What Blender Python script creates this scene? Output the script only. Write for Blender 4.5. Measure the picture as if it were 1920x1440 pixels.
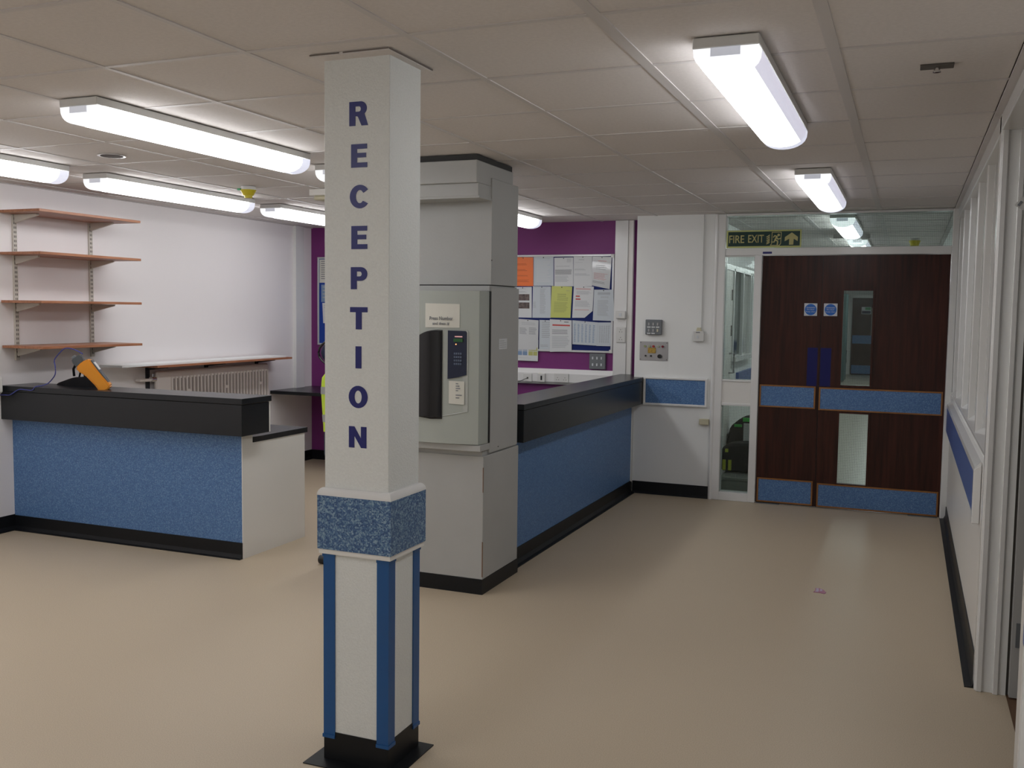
import bpy, bmesh, math, random
from mathutils import Vector, Matrix
random.seed(7)
S = bpy.context.scene
COL = S.collection
for o in list(bpy.data.objects): bpy.data.objects.remove(o)

# ------------------------------------------------------------------ camera, world, exposure
H = 2.425
def camera():
    yaw, pitch, roll = (math.radians(a) for a in (22.1922, 4.2997, 0.7323))
    f = Vector((-math.sin(yaw)*math.cos(pitch), math.cos(yaw)*math.cos(pitch), -math.sin(pitch)))
    r = Vector((math.cos(yaw), math.sin(yaw), 0)); u = r.cross(f)
    r2 = r*math.cos(roll)+u*math.sin(roll); u2 = -r*math.sin(roll)+u*math.cos(roll)
    c = bpy.data.cameras.new('camera'); c.sensor_fit = 'HORIZONTAL'; c.sensor_width = 36
    c.lens = 1817.44/1920*36; c.clip_start = .05; c.clip_end = 200
    o = bpy.data.objects.new('camera', c); COL.objects.link(o)
    M = Matrix((r2, u2, -f)).transposed().to_4x4(); M.translation = (0, 0, 1.5902)
    o.matrix_world = M; S.camera = o
camera()
w = bpy.data.worlds.new('world'); S.world = w; w.use_nodes = True
w.node_tree.nodes['Background'].inputs[0].default_value = (.8, .85, 1, 1)
w.node_tree.nodes['Background'].inputs[1].default_value = .05
S.view_settings.view_transform = 'Standard'; S.view_settings.look = 'None'
S.view_settings.gamma = 1; S.view_settings.use_curve_mapping = False
S.view_settings.exposure = 0.0
LAMP = 9.3           # radiance of a lit diffuser

# ------------------------------------------------------------------ materials
def mat(name, col, rough=.5, metal=0, bump=0, bscale=200, spec=.5, var=0, vscale=3, coat=0):
    m = bpy.data.materials.new(name); m.use_nodes = True; n = m.node_tree.nodes; l = m.node_tree.links
    b = n['Principled BSDF']; b.inputs['Base Color'].default_value = (*col, 1)
    b.inputs['Roughness'].default_value = rough; b.inputs['Metallic'].default_value = metal
    b.inputs['Specular IOR Level'].default_value = spec; b.inputs['Coat Weight'].default_value = coat
    tc = n.new('ShaderNodeTexCoord')
    if bump:
        t = n.new('ShaderNodeTexNoise'); t.inputs['Scale'].default_value = bscale; t.inputs['Detail'].default_value = 2
        u = n.new('ShaderNodeBump'); u.inputs['Strength'].default_value = bump; u.inputs['Distance'].default_value = .002
        l.new(tc.outputs['Object'], t.inputs[0]); l.new(t.outputs[0], u.inputs['Height']); l.new(u.outputs[0], b.inputs['Normal'])
    if var:
        t = n.new('ShaderNodeTexNoise'); t.inputs['Scale'].default_value = vscale; t.inputs['Detail'].default_value = 3
        r = n.new('ShaderNodeMapRange'); r.inputs[1].default_value = .3; r.inputs[2].default_value = .7
        r.inputs[3].default_value = 1-var; r.inputs[4].default_value = 1+var
        h = n.new('ShaderNodeVectorMath'); h.operation = 'SCALE'; h.inputs[0].default_value = col
        l.new(tc.outputs['Object'], t.inputs[0]); l.new(t.outputs[0], r.inputs[0]); l.new(r.outputs[0], h.inputs['Scale'])
        l.new(h.outputs[0], b.inputs['Base Color'])
    return m
def speck(name, stops, scale, rough=.4, stretch=(1, 1, 1), kind='VOR', dist=.0, bump=0):
    m = bpy.data.materials.new(name); m.use_nodes = True; n = m.node_tree.nodes; l = m.node_tree.links
    b = n['Principled BSDF']; b.inputs['Roughness'].default_value = rough
    tc = n.new('ShaderNodeTexCoord'); mp = n.new('ShaderNodeMapping'); mp.inputs['Scale'].default_value = stretch
    l.new(tc.outputs['Object'], mp.inputs[0]); src = mp.outputs[0]
    if dist:
        q = n.new('ShaderNodeTexNoise'); q.inputs['Scale'].default_value = scale*.8
        a = n.new('ShaderNodeVectorMath'); a.operation = 'MULTIPLY_ADD'; a.inputs[1].default_value = (dist,)*3
        l.new(src, q.inputs[0]); l.new(q.outputs['Color'], a.inputs[0]); l.new(src, a.inputs[2]); src = a.outputs[0]
    rp = n.new('ShaderNodeValToRGB'); rp.color_ramp.interpolation = 'LINEAR'
    e = rp.color_ramp.elements
    for k, (p, c) in enumerate(stops):
        x = e[k] if k < 2 else e.new(p)
        x.position = p; x.color = (*c, 1)
    if kind == 'VOR':
        t = n.new('ShaderNodeTexVoronoi'); t.inputs['Scale'].default_value = scale
        sp = n.new('ShaderNodeSeparateColor'); l.new(src, t.inputs['Vector']); l.new(t.outputs['Color'], sp.inputs[0]); l.new(sp.outputs[0], rp.inputs[0])
    else:
        t = n.new('ShaderNodeTexNoise'); t.inputs['Scale'].default_value = scale; t.inputs['Detail'].default_value = 5
        l.new(src, t.inputs[0]); l.new(t.outputs[0], rp.inputs[0])
    l.new(rp.outputs[0], b.inputs['Base Color'])
    if bump:
        u = n.new('ShaderNodeBump'); u.inputs['Strength'].default_value = bump; u.inputs['Distance'].default_value = .001
        l.new(t.outputs[0], u.inputs['Height']); l.new(u.outputs[0], b.inputs['Normal'])
    return m
M = {}
M['wall'] = mat('white_wall_paint', (.82, .83, .82), .55, bump=.15, bscale=90)
M['wall_left'] = mat('left_wall_paint', (.87, .835, .835), .5, bump=.15, bscale=90)
M['column'] = mat('textured_white_lining', (.76, .78, .76), .5, bump=.9, bscale=170, var=.03, vscale=160)
M['gloss'] = mat('gloss_white_paint', (.78, .78, .77), .18, bump=.12, bscale=25)
M['satin'] = mat('satin_white_board', (.79, .775, .74), .35)
M['tile'] = mat('mineral_ceiling_tile', (.72, .68, .66), .9, bump=.5, bscale=300, var=.035, vscale=70)
M['tee'] = mat('ceiling_grid_white', (.63, .60, .59), .5)
M['purple'] = mat('purple_paint', (.185, .022, .165), .55, bump=.2, bscale=80)
M['rubber'] = mat('black_rubber_skirting', (.006, .007, .009), .42, spec=.3)
M['lam'] = mat('charcoal_laminate', (.012, .014, .017), .27, spec=.42, bump=.25, bscale=350)
M['grey'] = mat('grey_paint', (.43, .435, .425), .5, bump=.25, bscale=60, var=.03, vscale=4)
M['greydark'] = mat('shadow_gap_grey', (.045, .045, .045), .8)
M['gapline'] = mat('thin_gap_brown', (.16, .13, .11), .8)
M['station'] = mat('grey_green_plastic', (.41, .44, .405), .4, bump=.1, bscale=300)
M['station2'] = mat('pale_grey_plastic', (.46, .48, .455), .35)
M['black'] = mat('black_plastic', (.008, .008, .009), .4)
M['blackgloss'] = mat('black_gloss_shutter', (.010, .010, .012), .16)
M['navy'] = mat('navy_keypad', (.010, .016, .045), .3)
M['keymark'] = mat('keypad_print', (.10, .13, .20), .5)
M['letter'] = mat('navy_vinyl_letter', (.014, .018, .16), .35)
M['guard'] = mat('blue_corner_guard', (.006, .085, .27), .35, bump=.15, bscale=400)
M['flake'] = speck('blue_flaked_vinyl', [(0, (.030, .078, .20)), (.45, (.065, .145, .30)), (.7, (.13, .235, .36)), (1, (.27, .39, .50))], 190, .38, dist=.004)
M['flake_wall'] = speck('blue_flaked_wall_panel', [(0, (.060, .137, .32)), (.5, (.085, .19, .40)), (.8, (.11, .23, .44)), (1, (.17, .295, .50))], 170, .45, dist=.004)
M['railblue'] = mat('blue_crash_rail', (.075, .13, .36), .35)
M['floor'] = speck('beige_sheet_vinyl', [(.25, (.42, .34, .235)), (.5, (.52, .425, .305)), (.75, (.60, .50, .37))], 260, .47, kind='NOI')
M['floorfar'] = speck('pale_corridor_vinyl', [(.3, (.44, .41, .34)), (.7, (.52, .49, .41))], 60, .3, kind='NOI')
M['carpet'] = mat('brown_carpet', (.14, .075, .04), .95, bump=.8, bscale=400)
M['shelf'] = speck('orange_brown_wood', [(.3, (.26, .10, .045)), (.55, (.38, .16, .08)), (.8, (.44, .21, .11))], 7, .4, stretch=(9, .7, 9), kind='NOI')
M['lip'] = speck('varnished_wood_lipping', [(.3, (.24, .095, .022)), (.7, (.36, .155, .04))], 9, .35, kind='NOI')
M['steel'] = mat('brushed_steel', (.42, .41, .42), .42, metal=.75)
M['chrome'] = mat('chrome', (.7, .7, .7), .15, metal=1)
M['alu'] = mat('aluminium_frame', (.62, .63, .64), .35, metal=.3)
M['plast'] = mat('white_plastic', (.68, .68, .66), .3)
M['cream'] = mat('cream_plastic', (.62, .58, .42), .4)
M['metalgrey'] = mat('grey_metal_plate', (.17, .185, .20), .4, metal=.2)
M['bracket'] = mat('cream_metal_bracket', (.58, .55, .49), .4)
M['slot'] = mat('dark_slot', (.10, .09, .08), .7)
M['rad'] = mat('radiator_enamel', (.80, .74, .70), .35)
M['radslot'] = mat('radiator_recess_enamel', (.30, .26, .245), .5)  # radiator enamel darkened to carry the shade between the ribs
M['darkbracket'] = mat('dark_metal_bracket', (.02, .022, .028), .4)
M['mahog'] = None
M['orange'] = mat('orange_tester_plastic', (.72, .27, .012), .4)
M['toolgrey'] = mat('tool_grey_rubber', (.07, .08, .09), .55)
M['bag'] = mat('black_nylon', (.004, .004, .006), .8, spec=.25, bump=.5, bscale=500)
M['bluecord'] = mat('blue_cable', (.05, .06, .30), .4)
M['blackcord'] = mat('black_cable', (.01, .01, .01), .4)
M['board'] = mat('navy_noticeboard_felt', (.006, .018, .13), .9)
M['boardblue'] = mat('blue_noticeboard_felt', (.01, .05, .32), .9)
M['paper'] = mat('white_paper', (.66, .68, .69), .6)
M['paper2'] = mat('cool_white_paper', (.56, .61, .65), .6)
M['paperc'] = mat('cream_paper', (.70, .69, .62), .6)
M['paperglass'] = mat('plastic_pocket_paper', (.58, .60, .61), .12, bump=.9, bscale=14, coat=.6)
M['orangepaper'] = mat('orange_paper', (.85, .17, .015), .3, coat=.3)
M['yellowpaper'] = mat('yellow_paper', (.56, .60, .15), .3, coat=.3)
M['ink'] = mat('grey_ink', (.22, .23, .25), .6)
M['inkpale'] = mat('pale_grey_ink', (.40, .42, .44), .6)
M['inkred'] = mat('red_ink', (.55, .08, .07), .6)
M['inkorange'] = mat('dark_orange_ink', (.50, .09, .01), .6)
M['inkolive'] = mat('olive_ink', (.33, .36, .12), .6)
M['photo'] = speck('dark_photograph', [(.3, (.03, .02, .02)), (.7, (.20, .15, .14))], 30, .4, kind='NOI')
M['cellblue'] = mat('blue_table_cell', (.20, .30, .46), .6)
M['cellyellow'] = mat('yellow_table_cell', (.48, .48, .16), .6)
M['pin'] = mat('dark_pin', (.02, .02, .02), .4)
M['signgreen'] = mat('dark_green_sign', (.004, .035, .028), .4)
M['signglow'] = mat('photoluminescent_yellow', (.52, .55, .20), .5)
M['signcream'] = mat('pale_gold_print', (.50, .46, .20), .5)
M['disc'] = mat('safety_blue', (.008, .13, .52), .35)
M['signwhite'] = mat('sign_white', (.62, .65, .68), .35)
M['pushblue'] = mat('blue_push_plate', (.005, .007, .10), .35, spec=.3)
M['yellow'] = mat('yellow_dust_cap', (.60, .50, .03), .35)
M['green'] = mat('green_plastic', (.02, .30, .10), .4)
M['hivis'] = mat('fluorescent_yellow_fabric', (.55, .72, .06), .8, bump=.6, bscale=60)
M['reflect'] = mat('silver_reflective_tape', (.33, .34, .34), .4)
M['chairblack'] = mat('black_chair_fabric', (.010, .011, .020), .8, bump=.4, bscale=300)
M['navyfab'] = mat('navy_fabric', (.012, .018, .06), .7)
M['greyfab'] = mat('grey_blue_fabric', (.04, .055, .08), .8)
M['teal'] = mat('teal_grey_door', (.10, .17, .17), .4)
M['darkglass'] = mat('dark_green_glass', (.012, .03, .026), .08)
M['obscure'] = mat('obscured_glazing', (.52, .52, .50), .12)
M['bagtrim_green'] = mat('green_reflective_trim', (.04, .55, .08), .4)
M['bagtrim_yellow'] = mat('yellow_reflective_trim', (.50, .52, .02), .4)
M['tub'] = mat('grey_plastic_tub', (.22, .23, .21), .35)
M['red'] = mat('red_enamel', (.35, .02, .02), .3)
M['led'] = None
M['lcd'] = mat('green_lcd', (.03, .12, .04), .2)
M['knobred'] = mat('dark_red_lens', (.18, .01, .03), .2)
M['tag'] = speck('tan_paper_tag', [(.3, (.35, .20, .03)), (.7, (.50, .34, .07))], 60, .7, kind='NOI')
M['scrap'] = mat('pink_printed_scrap', (.42, .16, .26), .4)
M['scrapwhite'] = mat('pale_lilac_print', (.50, .42, .55), .4)
M['tanstain'] = mat('rust_mark', (.16, .075, .03), .7)
def mahog():
    m = bpy.data.materials.new('mahogany_veneer'); m.use_nodes = True; n = m.node_tree.nodes; l = m.node_tree.links
    b = n['Principled BSDF']; b.inputs['Roughness'].default_value = .33; b.inputs['Specular IOR Level'].default_value = .3
    tc = n.new('ShaderNodeTexCoord'); mp = n.new('ShaderNodeMapping'); mp.inputs['Scale'].default_value = (1, 1, .06)
    t = n.new('ShaderNodeTexNoise'); t.inputs['Scale'].default_value = 40; t.inputs['Detail'].default_value = 5
    r = n.new('ShaderNodeValToRGB'); e = r.color_ramp.elements
    e[0].position = .3; e[0].color = (.026, .0062, .0042, 1); e[1].position = .75; e[1].color = (.088, .022, .0125, 1)
    t2 = n.new('ShaderNodeTexNoise'); t2.inputs['Scale'].default_value = 3
    mx = n.new('ShaderNodeMix'); mx.data_type = 'RGBA'; mx.blend_type = 'MULTIPLY'; mx.inputs[0].default_value = .5
    l.new(tc.outputs['Object'], mp.inputs[0]); l.new(mp.outputs[0], t.inputs[0]); l.new(mp.outputs[0], t2.inputs[0])
    l.new(t.outputs[0], r.inputs[0]); l.new(r.outputs[0], mx.inputs[6]); l.new(t2.outputs[0], mx.inputs[7]); l.new(mx.outputs[2], b.inputs['Base Color'])
    return m
M['mahog'] = mahog()
def glass(name, tint, gl=.08, wire=.35):
    m = bpy.data.materials.new(name); m.use_nodes = True; n = m.node_tree.nodes; l = m.node_tree.links
    n.remove(n['Principled BSDF']); out = n['Material Output']
    tr = n.new('ShaderNodeBsdfTransparent'); tr.inputs[0].default_value = (*tint, 1)
    g = n.new('ShaderNodeBsdfGlossy'); g.inputs['Roughness'].default_value = .02; g.inputs[0].default_value = (.9, .95, .95, 1)
    fr = n.new('ShaderNodeFresnel'); fr.inputs[0].default_value = 1.33
    mx = n.new('ShaderNodeMixShader'); l.new(fr.outputs[0], mx.inputs[0]); l.new(tr.outputs[0], mx.inputs[1]); l.new(g.outputs[0], mx.inputs[2])
    res = mx.outputs[0]
    if wire:
        tc = n.new('ShaderNodeTexCoord'); sx = n.new('ShaderNodeSeparateXYZ'); l.new(tc.outputs['Object'], sx.inputs[0])
        outs = []
        for k in ('X', 'Z'):
            a = n.new('ShaderNodeMath'); a.operation = 'MULTIPLY'; a.inputs[1].default_value = 1/.0135; l.new(sx.outputs[k], a.inputs[0])
            f = n.new('ShaderNodeMath'); f.operation = 'FRACT'; l.new(a.outputs[0], f.inputs[0])
            c = n.new('ShaderNodeMath'); c.operation = 'LESS_THAN'; c.inputs[1].default_value = .04; l.new(f.outputs[0], c.inputs[0]); outs.append(c)
        mm = n.new('ShaderNodeMath'); mm.operation = 'MAXIMUM'; l.new(outs[0].outputs[0], mm.inputs[0]); l.new(outs[1].outputs[0], mm.inputs[1])
        d = n.new('ShaderNodeBsdfDiffuse'); d.inputs[0].default_value = (.07, .075, .07, 1)
        m2 = n.new('ShaderNodeMixShader'); l.new(mm.outputs[0], m2.inputs[0]); l.new(res, m2.inputs[1]); l.new(d.outputs[0], m2.inputs[2]); res = m2.outputs[0]
    l.new(res, out.inputs[0]); return m
M['wired'] = glass('wired_glass', (.86, .93, .90))
M['clear'] = glass('clear_glass', (.85, .92, .9), wire=0)
def emit(name, col, st):
    m = bpy.data.materials.new(name); m.use_nodes = True; b = m.node_tree.nodes['Principled BSDF']
    b.inputs['Base Color'].default_value = (.7, .7, .7, 1); b.inputs['Roughness'].default_value = .2
    b.inputs['Emission Color'].default_value = (*col, 1); b.inputs['Emission Strength'].default_value = st
    return m
M['lamp'] = emit('lit_diffuser', (.965, .975, 1.0), LAMP)
M['lampend'] = emit('lit_end_cap', (.80, .83, 1.0), .75)
M['lampnear'] = emit('lit_near_cap', (.93, .95, 1.0), 1.0)
M['lampband'] = emit('lit_prismatic_edge', (.84, .83, 1.0), .62)
M['lampdim'] = emit('lit_holder', (.75, .8, .95), .35)
M['led'] = emit('amber_led', (1, .35, .05), 1.6)
M['ledred'] = emit('red_display_text', (.8, .03, .03), .35)

# ------------------------------------------------------------------ building helpers
def wl(o):
    v = Vector((0, 0, 0))
    while o: v = v+o.location; o = o.parent
    return v
def tag(o, label=None, cat=None, group=None, kind=None):
    for k, v in (('label', label), ('category', cat), ('group', group), ('kind', kind)):
        if v: o[k] = v
    return o
def thing(name, loc, label, cat, group=None):
    o = bpy.data.objects.new(name, None); COL.objects.link(o); o.location = loc; o.empty_display_size = .1
    return tag(o, label, cat, group)
class B:
    def __init__(s): s.bm = bmesh.new()
    def box(s, x0, x1, y0, y1, z0, z1, bev=0, seg=1, rot=None, piv=None):
        r = bmesh.ops.create_cube(s.bm, size=1)['verts']
        for v in r: v.co = Vector(((x0+x1)/2+v.co.x*(x1-x0), (y0+y1)/2+v.co.y*(y1-y0), (z0+z1)/2+v.co.z*(z1-z0)))
        if rot is not None:
            p = Vector(piv if piv else ((x0+x1)/2, (y0+y1)/2, (z0+z1)/2))
            for v in r: v.co = p+rot @ (v.co-p)
        if bev: bmesh.ops.bevel(s.bm, geom=list({e for v in r for e in v.link_edges}), offset=bev, segments=seg, affect='EDGES', profile=.5)
        return s
    def prism(s, pts, ax, a0, a1, bev=0):
        def P(p, a): return {'x': (a, p[0], p[1]), 'y': (p[0], a, p[1]), 'z': (p[0], p[1], a)}[ax]
        A = [s.bm.verts.new(P(p, a0)) for p in pts]; Z = [s.bm.verts.new(P(p, a1)) for p in pts]
        fs = [s.bm.faces.new(A), s.bm.faces.new(Z[::-1])]
        k = len(pts)
        for i in range(k): fs.append(s.bm.faces.new((A[i], Z[i], Z[(i+1) % k], A[(i+1) % k])))
        bmesh.ops.recalc_face_normals(s.bm, faces=fs)
        if bev: bmesh.ops.bevel(s.bm, geom=list({e for f in fs for e in f.edges}), offset=bev, segments=1, affect='EDGES')
        return s
    def cyl(s, c, ax, r, l, seg=20, r2=None):
        d = bmesh.ops.create_cone(s.bm, cap_ends=True, segments=seg, radius1=r, radius2=r if r2 is None else r2, depth=l)['verts']
        R = {'x': Matrix.Rotation(math.pi/2, 3, 'Y'), 'y': Matrix.Rotation(-math.pi/2, 3, 'X'), 'z': Matrix.Identity(3)}[ax]
        for v in d: v.co = R @ v.co+Vector(c)
        return s
    def sph(s, c, r, seg=16, rot=None):
        d = bmesh.ops.create_uvsphere(s.bm, u_segments=seg, v_segments=seg//2+2, radius=1)['verts']
        for v in d:
            q = Vector((v.co.x*r[0], v.co.y*r[1], v.co.z*r[2]))
            v.co = (rot @ q if rot else q)+Vector(c)
        return s
    def tube(s, pts, r, seg=8):
        pts = [Vector(p) for p in pts]; rings = []
        for i, p in enumerate(pts):
            t = (pts[min(i+1, len(pts)-1)]-pts[max(i-1, 0)]).normalized()
            a = t.cross(Vector((0, 0, 1)));
            if a.length < .05: a = t.cross(Vector((0, 1, 0)))
            a.normalize(); b = t.cross(a)
            rings.append([s.bm.verts.new(p+(a*math.cos(k*2*math.pi/seg)+b*math.sin(k*2*math.pi/seg))*r) for k in range(seg)])
        for i in range(len(rings)-1):
            for k in range(seg): s.bm.faces.new((rings[i][k], rings[i][(k+1) % seg], rings[i+1][(k+1) % seg], rings[i+1][k]))
        s.bm.faces.new(rings[0][::-1]); s.bm.faces.new(rings[-1]); return s
    def grid(s, f, nu, nv):                      # surface sheet f(u,v)
        V = [[s.bm.verts.new(f(i/nu, j/nv)) for j in range(nv+1)] for i in range(nu+1)]
        for i in range(nu):
            for j in range(nv): s.bm.faces.new((V[i][j], V[i+1][j], V[i+1][j+1], V[i][j+1]))
        return s
    def done(s, name, m, parent=None, smooth=False, label=None, cat=None, group=None, kind=None):
        me = bpy.data.meshes.new(name)
        if parent is not None: off = wl(parent)
        else:
            vs = [v.co for v in s.bm.verts]
            off = Vector(((min(v.x for v in vs)+max(v.x for v in vs))/2, (min(v.y for v in vs)+max(v.y for v in vs))/2, min(v.z for v in vs)))
        for v in s.bm.verts: v.co -= off
        bmesh.ops.recalc_face_normals(s.bm, faces=s.bm.faces[:])
        s.bm.to_mesh(me); s.bm.free()
        o = bpy.data.objects.new(name, me); COL.objects.link(o); me.materials.append(M[m] if isinstance(m, str) else m)
        if parent is not None: o.parent = parent
        else: o.location = off
        if smooth:
            for p in me.polygons: p.use_smooth = True
            try: me.set_sharp_from_angle(angle=math.radians(40))
            except Exception: pass
        return tag(o, label, cat, group, kind)
def bx(name, m, parent, *a, bev=0, **k): return B().box(*a, bev=bev).done(name, m, parent, **k)
def xy(p): return p
def flatmesh(curve, name, m, parent, org, right, up, w=None, h=None, depth=.001, centre=True):
    """turn a filled 2D curve into a thin solid lying in the plane org/right/up"""
    co = bpy.data.objects.new('tmp', curve); me = bpy.data.meshes.new_from_object(co)
    bpy.data.objects.remove(co)
    xs = [v.co.x for v in me.vertices]; ys = [v.co.y for v in me.vertices]
    x0, x1, y0, y1 = min(xs), max(xs), min(ys), max(ys)
    sx = w/(x1-x0) if w else (h/(y1-y0) if h else 1); sy = h/(y1-y0) if h else sx
    R, U, O = Vector(right), Vector(up), Vector(org); N = R.cross(U)
    b = bmesh.new(); b.from_mesh(me); bpy.data.meshes.remove(me)
    cx, cy = ((x0+x1)/2, (y0+y1)/2) if centre else (0, 0)
    r = bmesh.ops.extrude_face_region(b, geom=b.faces[:])
    top = {g for g in r['geom'] if isinstance(g, bmesh.types.BMVert)}
    for v in b.verts: v.co = O+R*(v.co.x-cx)*sx+U*(v.co.y-cy)*sy+(N*depth if v in top else Vector())
    k = B(); k.bm.free(); k.bm = b
    return k.done(name, m, parent)
def text(s, name, m, parent, org, w, h, right=(1, 0, 0), up=(0, 0, 1), bold=.0, depth=.0008):
    c = bpy.data.curves.new('t', 'FONT'); c.body = s; c.size = 1; c.resolution_u = 3; c.offset = bold; c.align_x = 'CENTER'
    c.space_line = .95
    return flatmesh(c, name, m, parent, org, right, up, w, h, depth)
def loops(ls, name, m, parent, org, w, h, right=(1, 0, 0), up=(0, 0, 1), depth=.0012, centre=True):
    c = bpy.data.curves.new('l', 'CURVE'); c.dimensions = '2D'; c.fill_mode = 'BOTH'
    for L in ls:
        s = c.splines.new('POLY'); s.points.add(len(L)-1); s.use_cyclic_u = True
        for p, q in zip(s.points, L): p.co = (q[0], q[1], 0, 1)
    return flatmesh(c, name, m, parent, org, right, up, w, h, depth, centre)
def arc(cx, cy, rx, ry, a0, a1, n=14):
    return [(cx+rx*math.cos(math.radians(a0+(a1-a0)*i/n)), cy+ry*math.sin(math.radians(a0+(a1-a0)*i/n))) for i in range(n+1)]
def frame(x0, x1, y0, y1, z0, z1, t, bev=0):        # one-piece rectangular frame in the XZ plane
    b = B(); P = [(x0, z0), (x1, z0), (x1, z1), (x0, z1)]; I = [(x0+t, z0+t), (x1-t, z0+t), (x1-t, z1-t), (x0+t, z1-t)]
    V = [[b.bm.verts.new((p[0], y, p[1])) for p in L] for y in (y0, y1) for L in (P, I)]
    fo, fi, bo, bi = V
    for k in range(4):
        j = (k+1) % 4
        for q in ((fo[k], fo[j], fi[j], fi[k]), (bo[k], bi[k], bi[j], bo[j]), (fo[k], bo[k], bo[j], fo[j]), (fi[k], fi[j], bi[j], bi[k])): b.bm.faces.new(q)
    if bev: bmesh.ops.bevel(b.bm, geom=[e for e in b.bm.edges if all(v in fo+fi for v in e.verts)], offset=min(bev, t*.3), segments=1, affect='EDGES')
    return b
YD, YP, XL, XR = 8.29, 8.66, -5.82, .33
ST = dict(kind='structure')

# ------------------------------------------------------------------ room shell
fl = bx('floor', 'floor', None, XL-.1, XR+.11, -3, YD+.02, -.05, 0, **ST)
bx('floor_recess', 'floor', None, XL-.1, -1.6, YD+.02, YP+.1, -.05, 0, **ST)
bx('floor_corridor', 'floorfar', None, -1.6, .45, YD+.02, 29, -.05, 0, **ST)
bx('floor_side_room', 'carpet', None, XR+.11, 3.4, 1.5, 5.5, -.05, -.002, **ST)
bx('wall_left', 'wall_left', None, XL-.12, XL, -3, YP+.12, 0, H+.1, **ST)
bx('wall_back', 'wall', None, XL-.12, 3.4, -3.1, -3, 0, H+.1, **ST)
bx('wall_purple', 'purple', None, XL, -1.72, YP, YP+.12, 0, H+.1, **ST)
bx('wall_far', 'wall', None, -2.222, -1.546, YD, YD+.14, 0, H+.02, **ST)
bx('wall_far_return', 'wall', None, -2.222, -2.14, YD+.14, YP, 0, H+.02, **ST)
bx('wall_corridor_left', 'wall', None, -1.72, -1.6, YD+.14, 28, 0, H+.1, **ST)
bx('wall_corridor_right', 'wall', None, XR, XR+.1, YD+.12, 28, 0, H+.1, **ST)
# right-hand wall: low panel, glazed screen on top, doorway, near pier
wr = thing('wall_right', (XR, 6, 0), None, None); wr['kind'] = 'structure'
bx('wall_panel', 'satin', wr, XR, XR+.11, 4.50, YD+.12, 0, .985)
bx('head_rail', 'gloss', wr, XR-.012, XR+.11, 4.50, YD, 2.345, H, bev=.004)
B().prism([(XR-.004, .985), (XR-.004, 1.0), (XR+.04, 1.035), (XR+.11, 1.035), (XR+.11, .985)], 'y', 4.56, YD, .001).done('sill', 'gloss', wr)
bx('sill_drip', 'wall', wr, XR-.008, XR, 4.56, YD, .948, .975)
ys = [4.50, 5.42, 6.10, 6.86, 7.62, 8.20]
for i, yy in enumerate(ys): bx('mullion', 'gloss', wr, XR+.002, XR+.10, yy, yy+(.06 if i < 5 else .09), 1.0, 2.36, bev=.006)
for i in range(5):
    bx('glazing_bead', 'gloss', wr, XR+.035, XR+.06, ys[i]+.06, ys[i]+.085, 1.03, 2.35)
    bx('glazing_bead', 'gloss', wr, XR+.035, XR+.06, ys[i+1]-.025, ys[i+1], 1.03, 2.35)
    bx('obscured_pane', 'obscure', wr, XR+.055, XR+.063, ys[i]+.06, ys[i+1], 1.02, 2.35)  # opaque pale grey holds the grazing reflection of the glass
rr = thing('crash_rail', (XR, 6, .69), 'long blue crash rail with white cap along the right-hand screen wall', 'rail', 'blue crash rails')
bx('rail_face', 'railblue', rr, XR-.03, XR-.002, 4.83, YD-.003, .695, .895, bev=.004)
B().prism([(XR-.034, .895), (XR-.03, .915), (XR-.002, .945), (XR-.002, .895)], 'y', 4.80, YD-.003).done('rail_cap', 'gloss', rr)
B().prism([(XR-.034, .66), (XR-.034, .905), (XR-.002, .93), (XR-.002, .66)], 'y', 4.79, 4.83, .003).done('rail_end_cap', 'gloss', rr)
def cove(name, pts_y, x, sgn, h=.10, fl_w=.048, **k):
    y0, y1 = pts_y
    return B().prism([(x-sgn*.001, 0), (x-sgn*.001, h), (x+sgn*.006, h), (x+sgn*.008, .03), (x+sgn*.02, .006), (x+sgn*fl_w, .003), (x+sgn*fl_w, 0)], 'y', y0, y1).done(name, 'rubber', None, **k)
cove('baseboard_right', (4.51, YD-.0), XR, -1, **ST)
cove('baseboard_left', (-3, 4.955), XL, 1, h=.11, fl_w=.03, **ST)
cove('baseboard_recess', (5.8, YP), XL, 1, h=.10, fl_w=.02, **ST)
bx('baseboard_purple', 'rubber', None, XL, -2.25, YP-.012, YP, 0, .10, **ST)
B().prism([(YD, 0), (YD, .107), (YD-.008, .107), (YD-.01, .02), (YD-.022, 0)], 'x', -2.215, -1.547).done('baseboard_far', 'rubber', None, **ST)
# far door wall frame
df = thing('trim_door_screen', (-.6, YD, 0), None, None); df['kind'] = 'structure'
y0, y1 = YD-.02, YD+.10
bx('frame_post', 'gloss', df, -1.545, -1.452, y0, y1, 0, H, bev=.004)
B().cyl((-1.527, YD-.012, H/2), 'z', .016, H, 12).done('round_edge', 'gloss', df, True)
bx('frame_post', 'gloss', df, -1.21, -1.150, y0+.001, y1, 0, 2.078, bev=.003)
bx('frame_post', 'gloss', df, .284, XR+.001, y0, y1, 0, H, bev=.004)
bx('transom_rail', 'gloss', df, -1.450, .283, y0, y1, 2.078, 2.138, bev=.003)
bx('head_rail', 'gloss', df, -1.450, .283, y0, y1, 2.408, H, bev=.002)
bx('mid_panel', 'satin', df, -1.453, -1.209, YD-.006, y1-.01, .83, 1.025)
bx('panel_rail', 'gloss', df, -1.4515, -1.2105, YD-.014, y1, 1.02, 1.036, bev=.002)
bx('panel_rail', 'gloss', df, -1.4515, -1.2105, YD-.014, y1, .815, .835, bev=.002)
bx('bottom_rail', 'gloss', df, -1.453, -1.209, y0+.002, y1, 0, .072, bev=.003)

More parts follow.
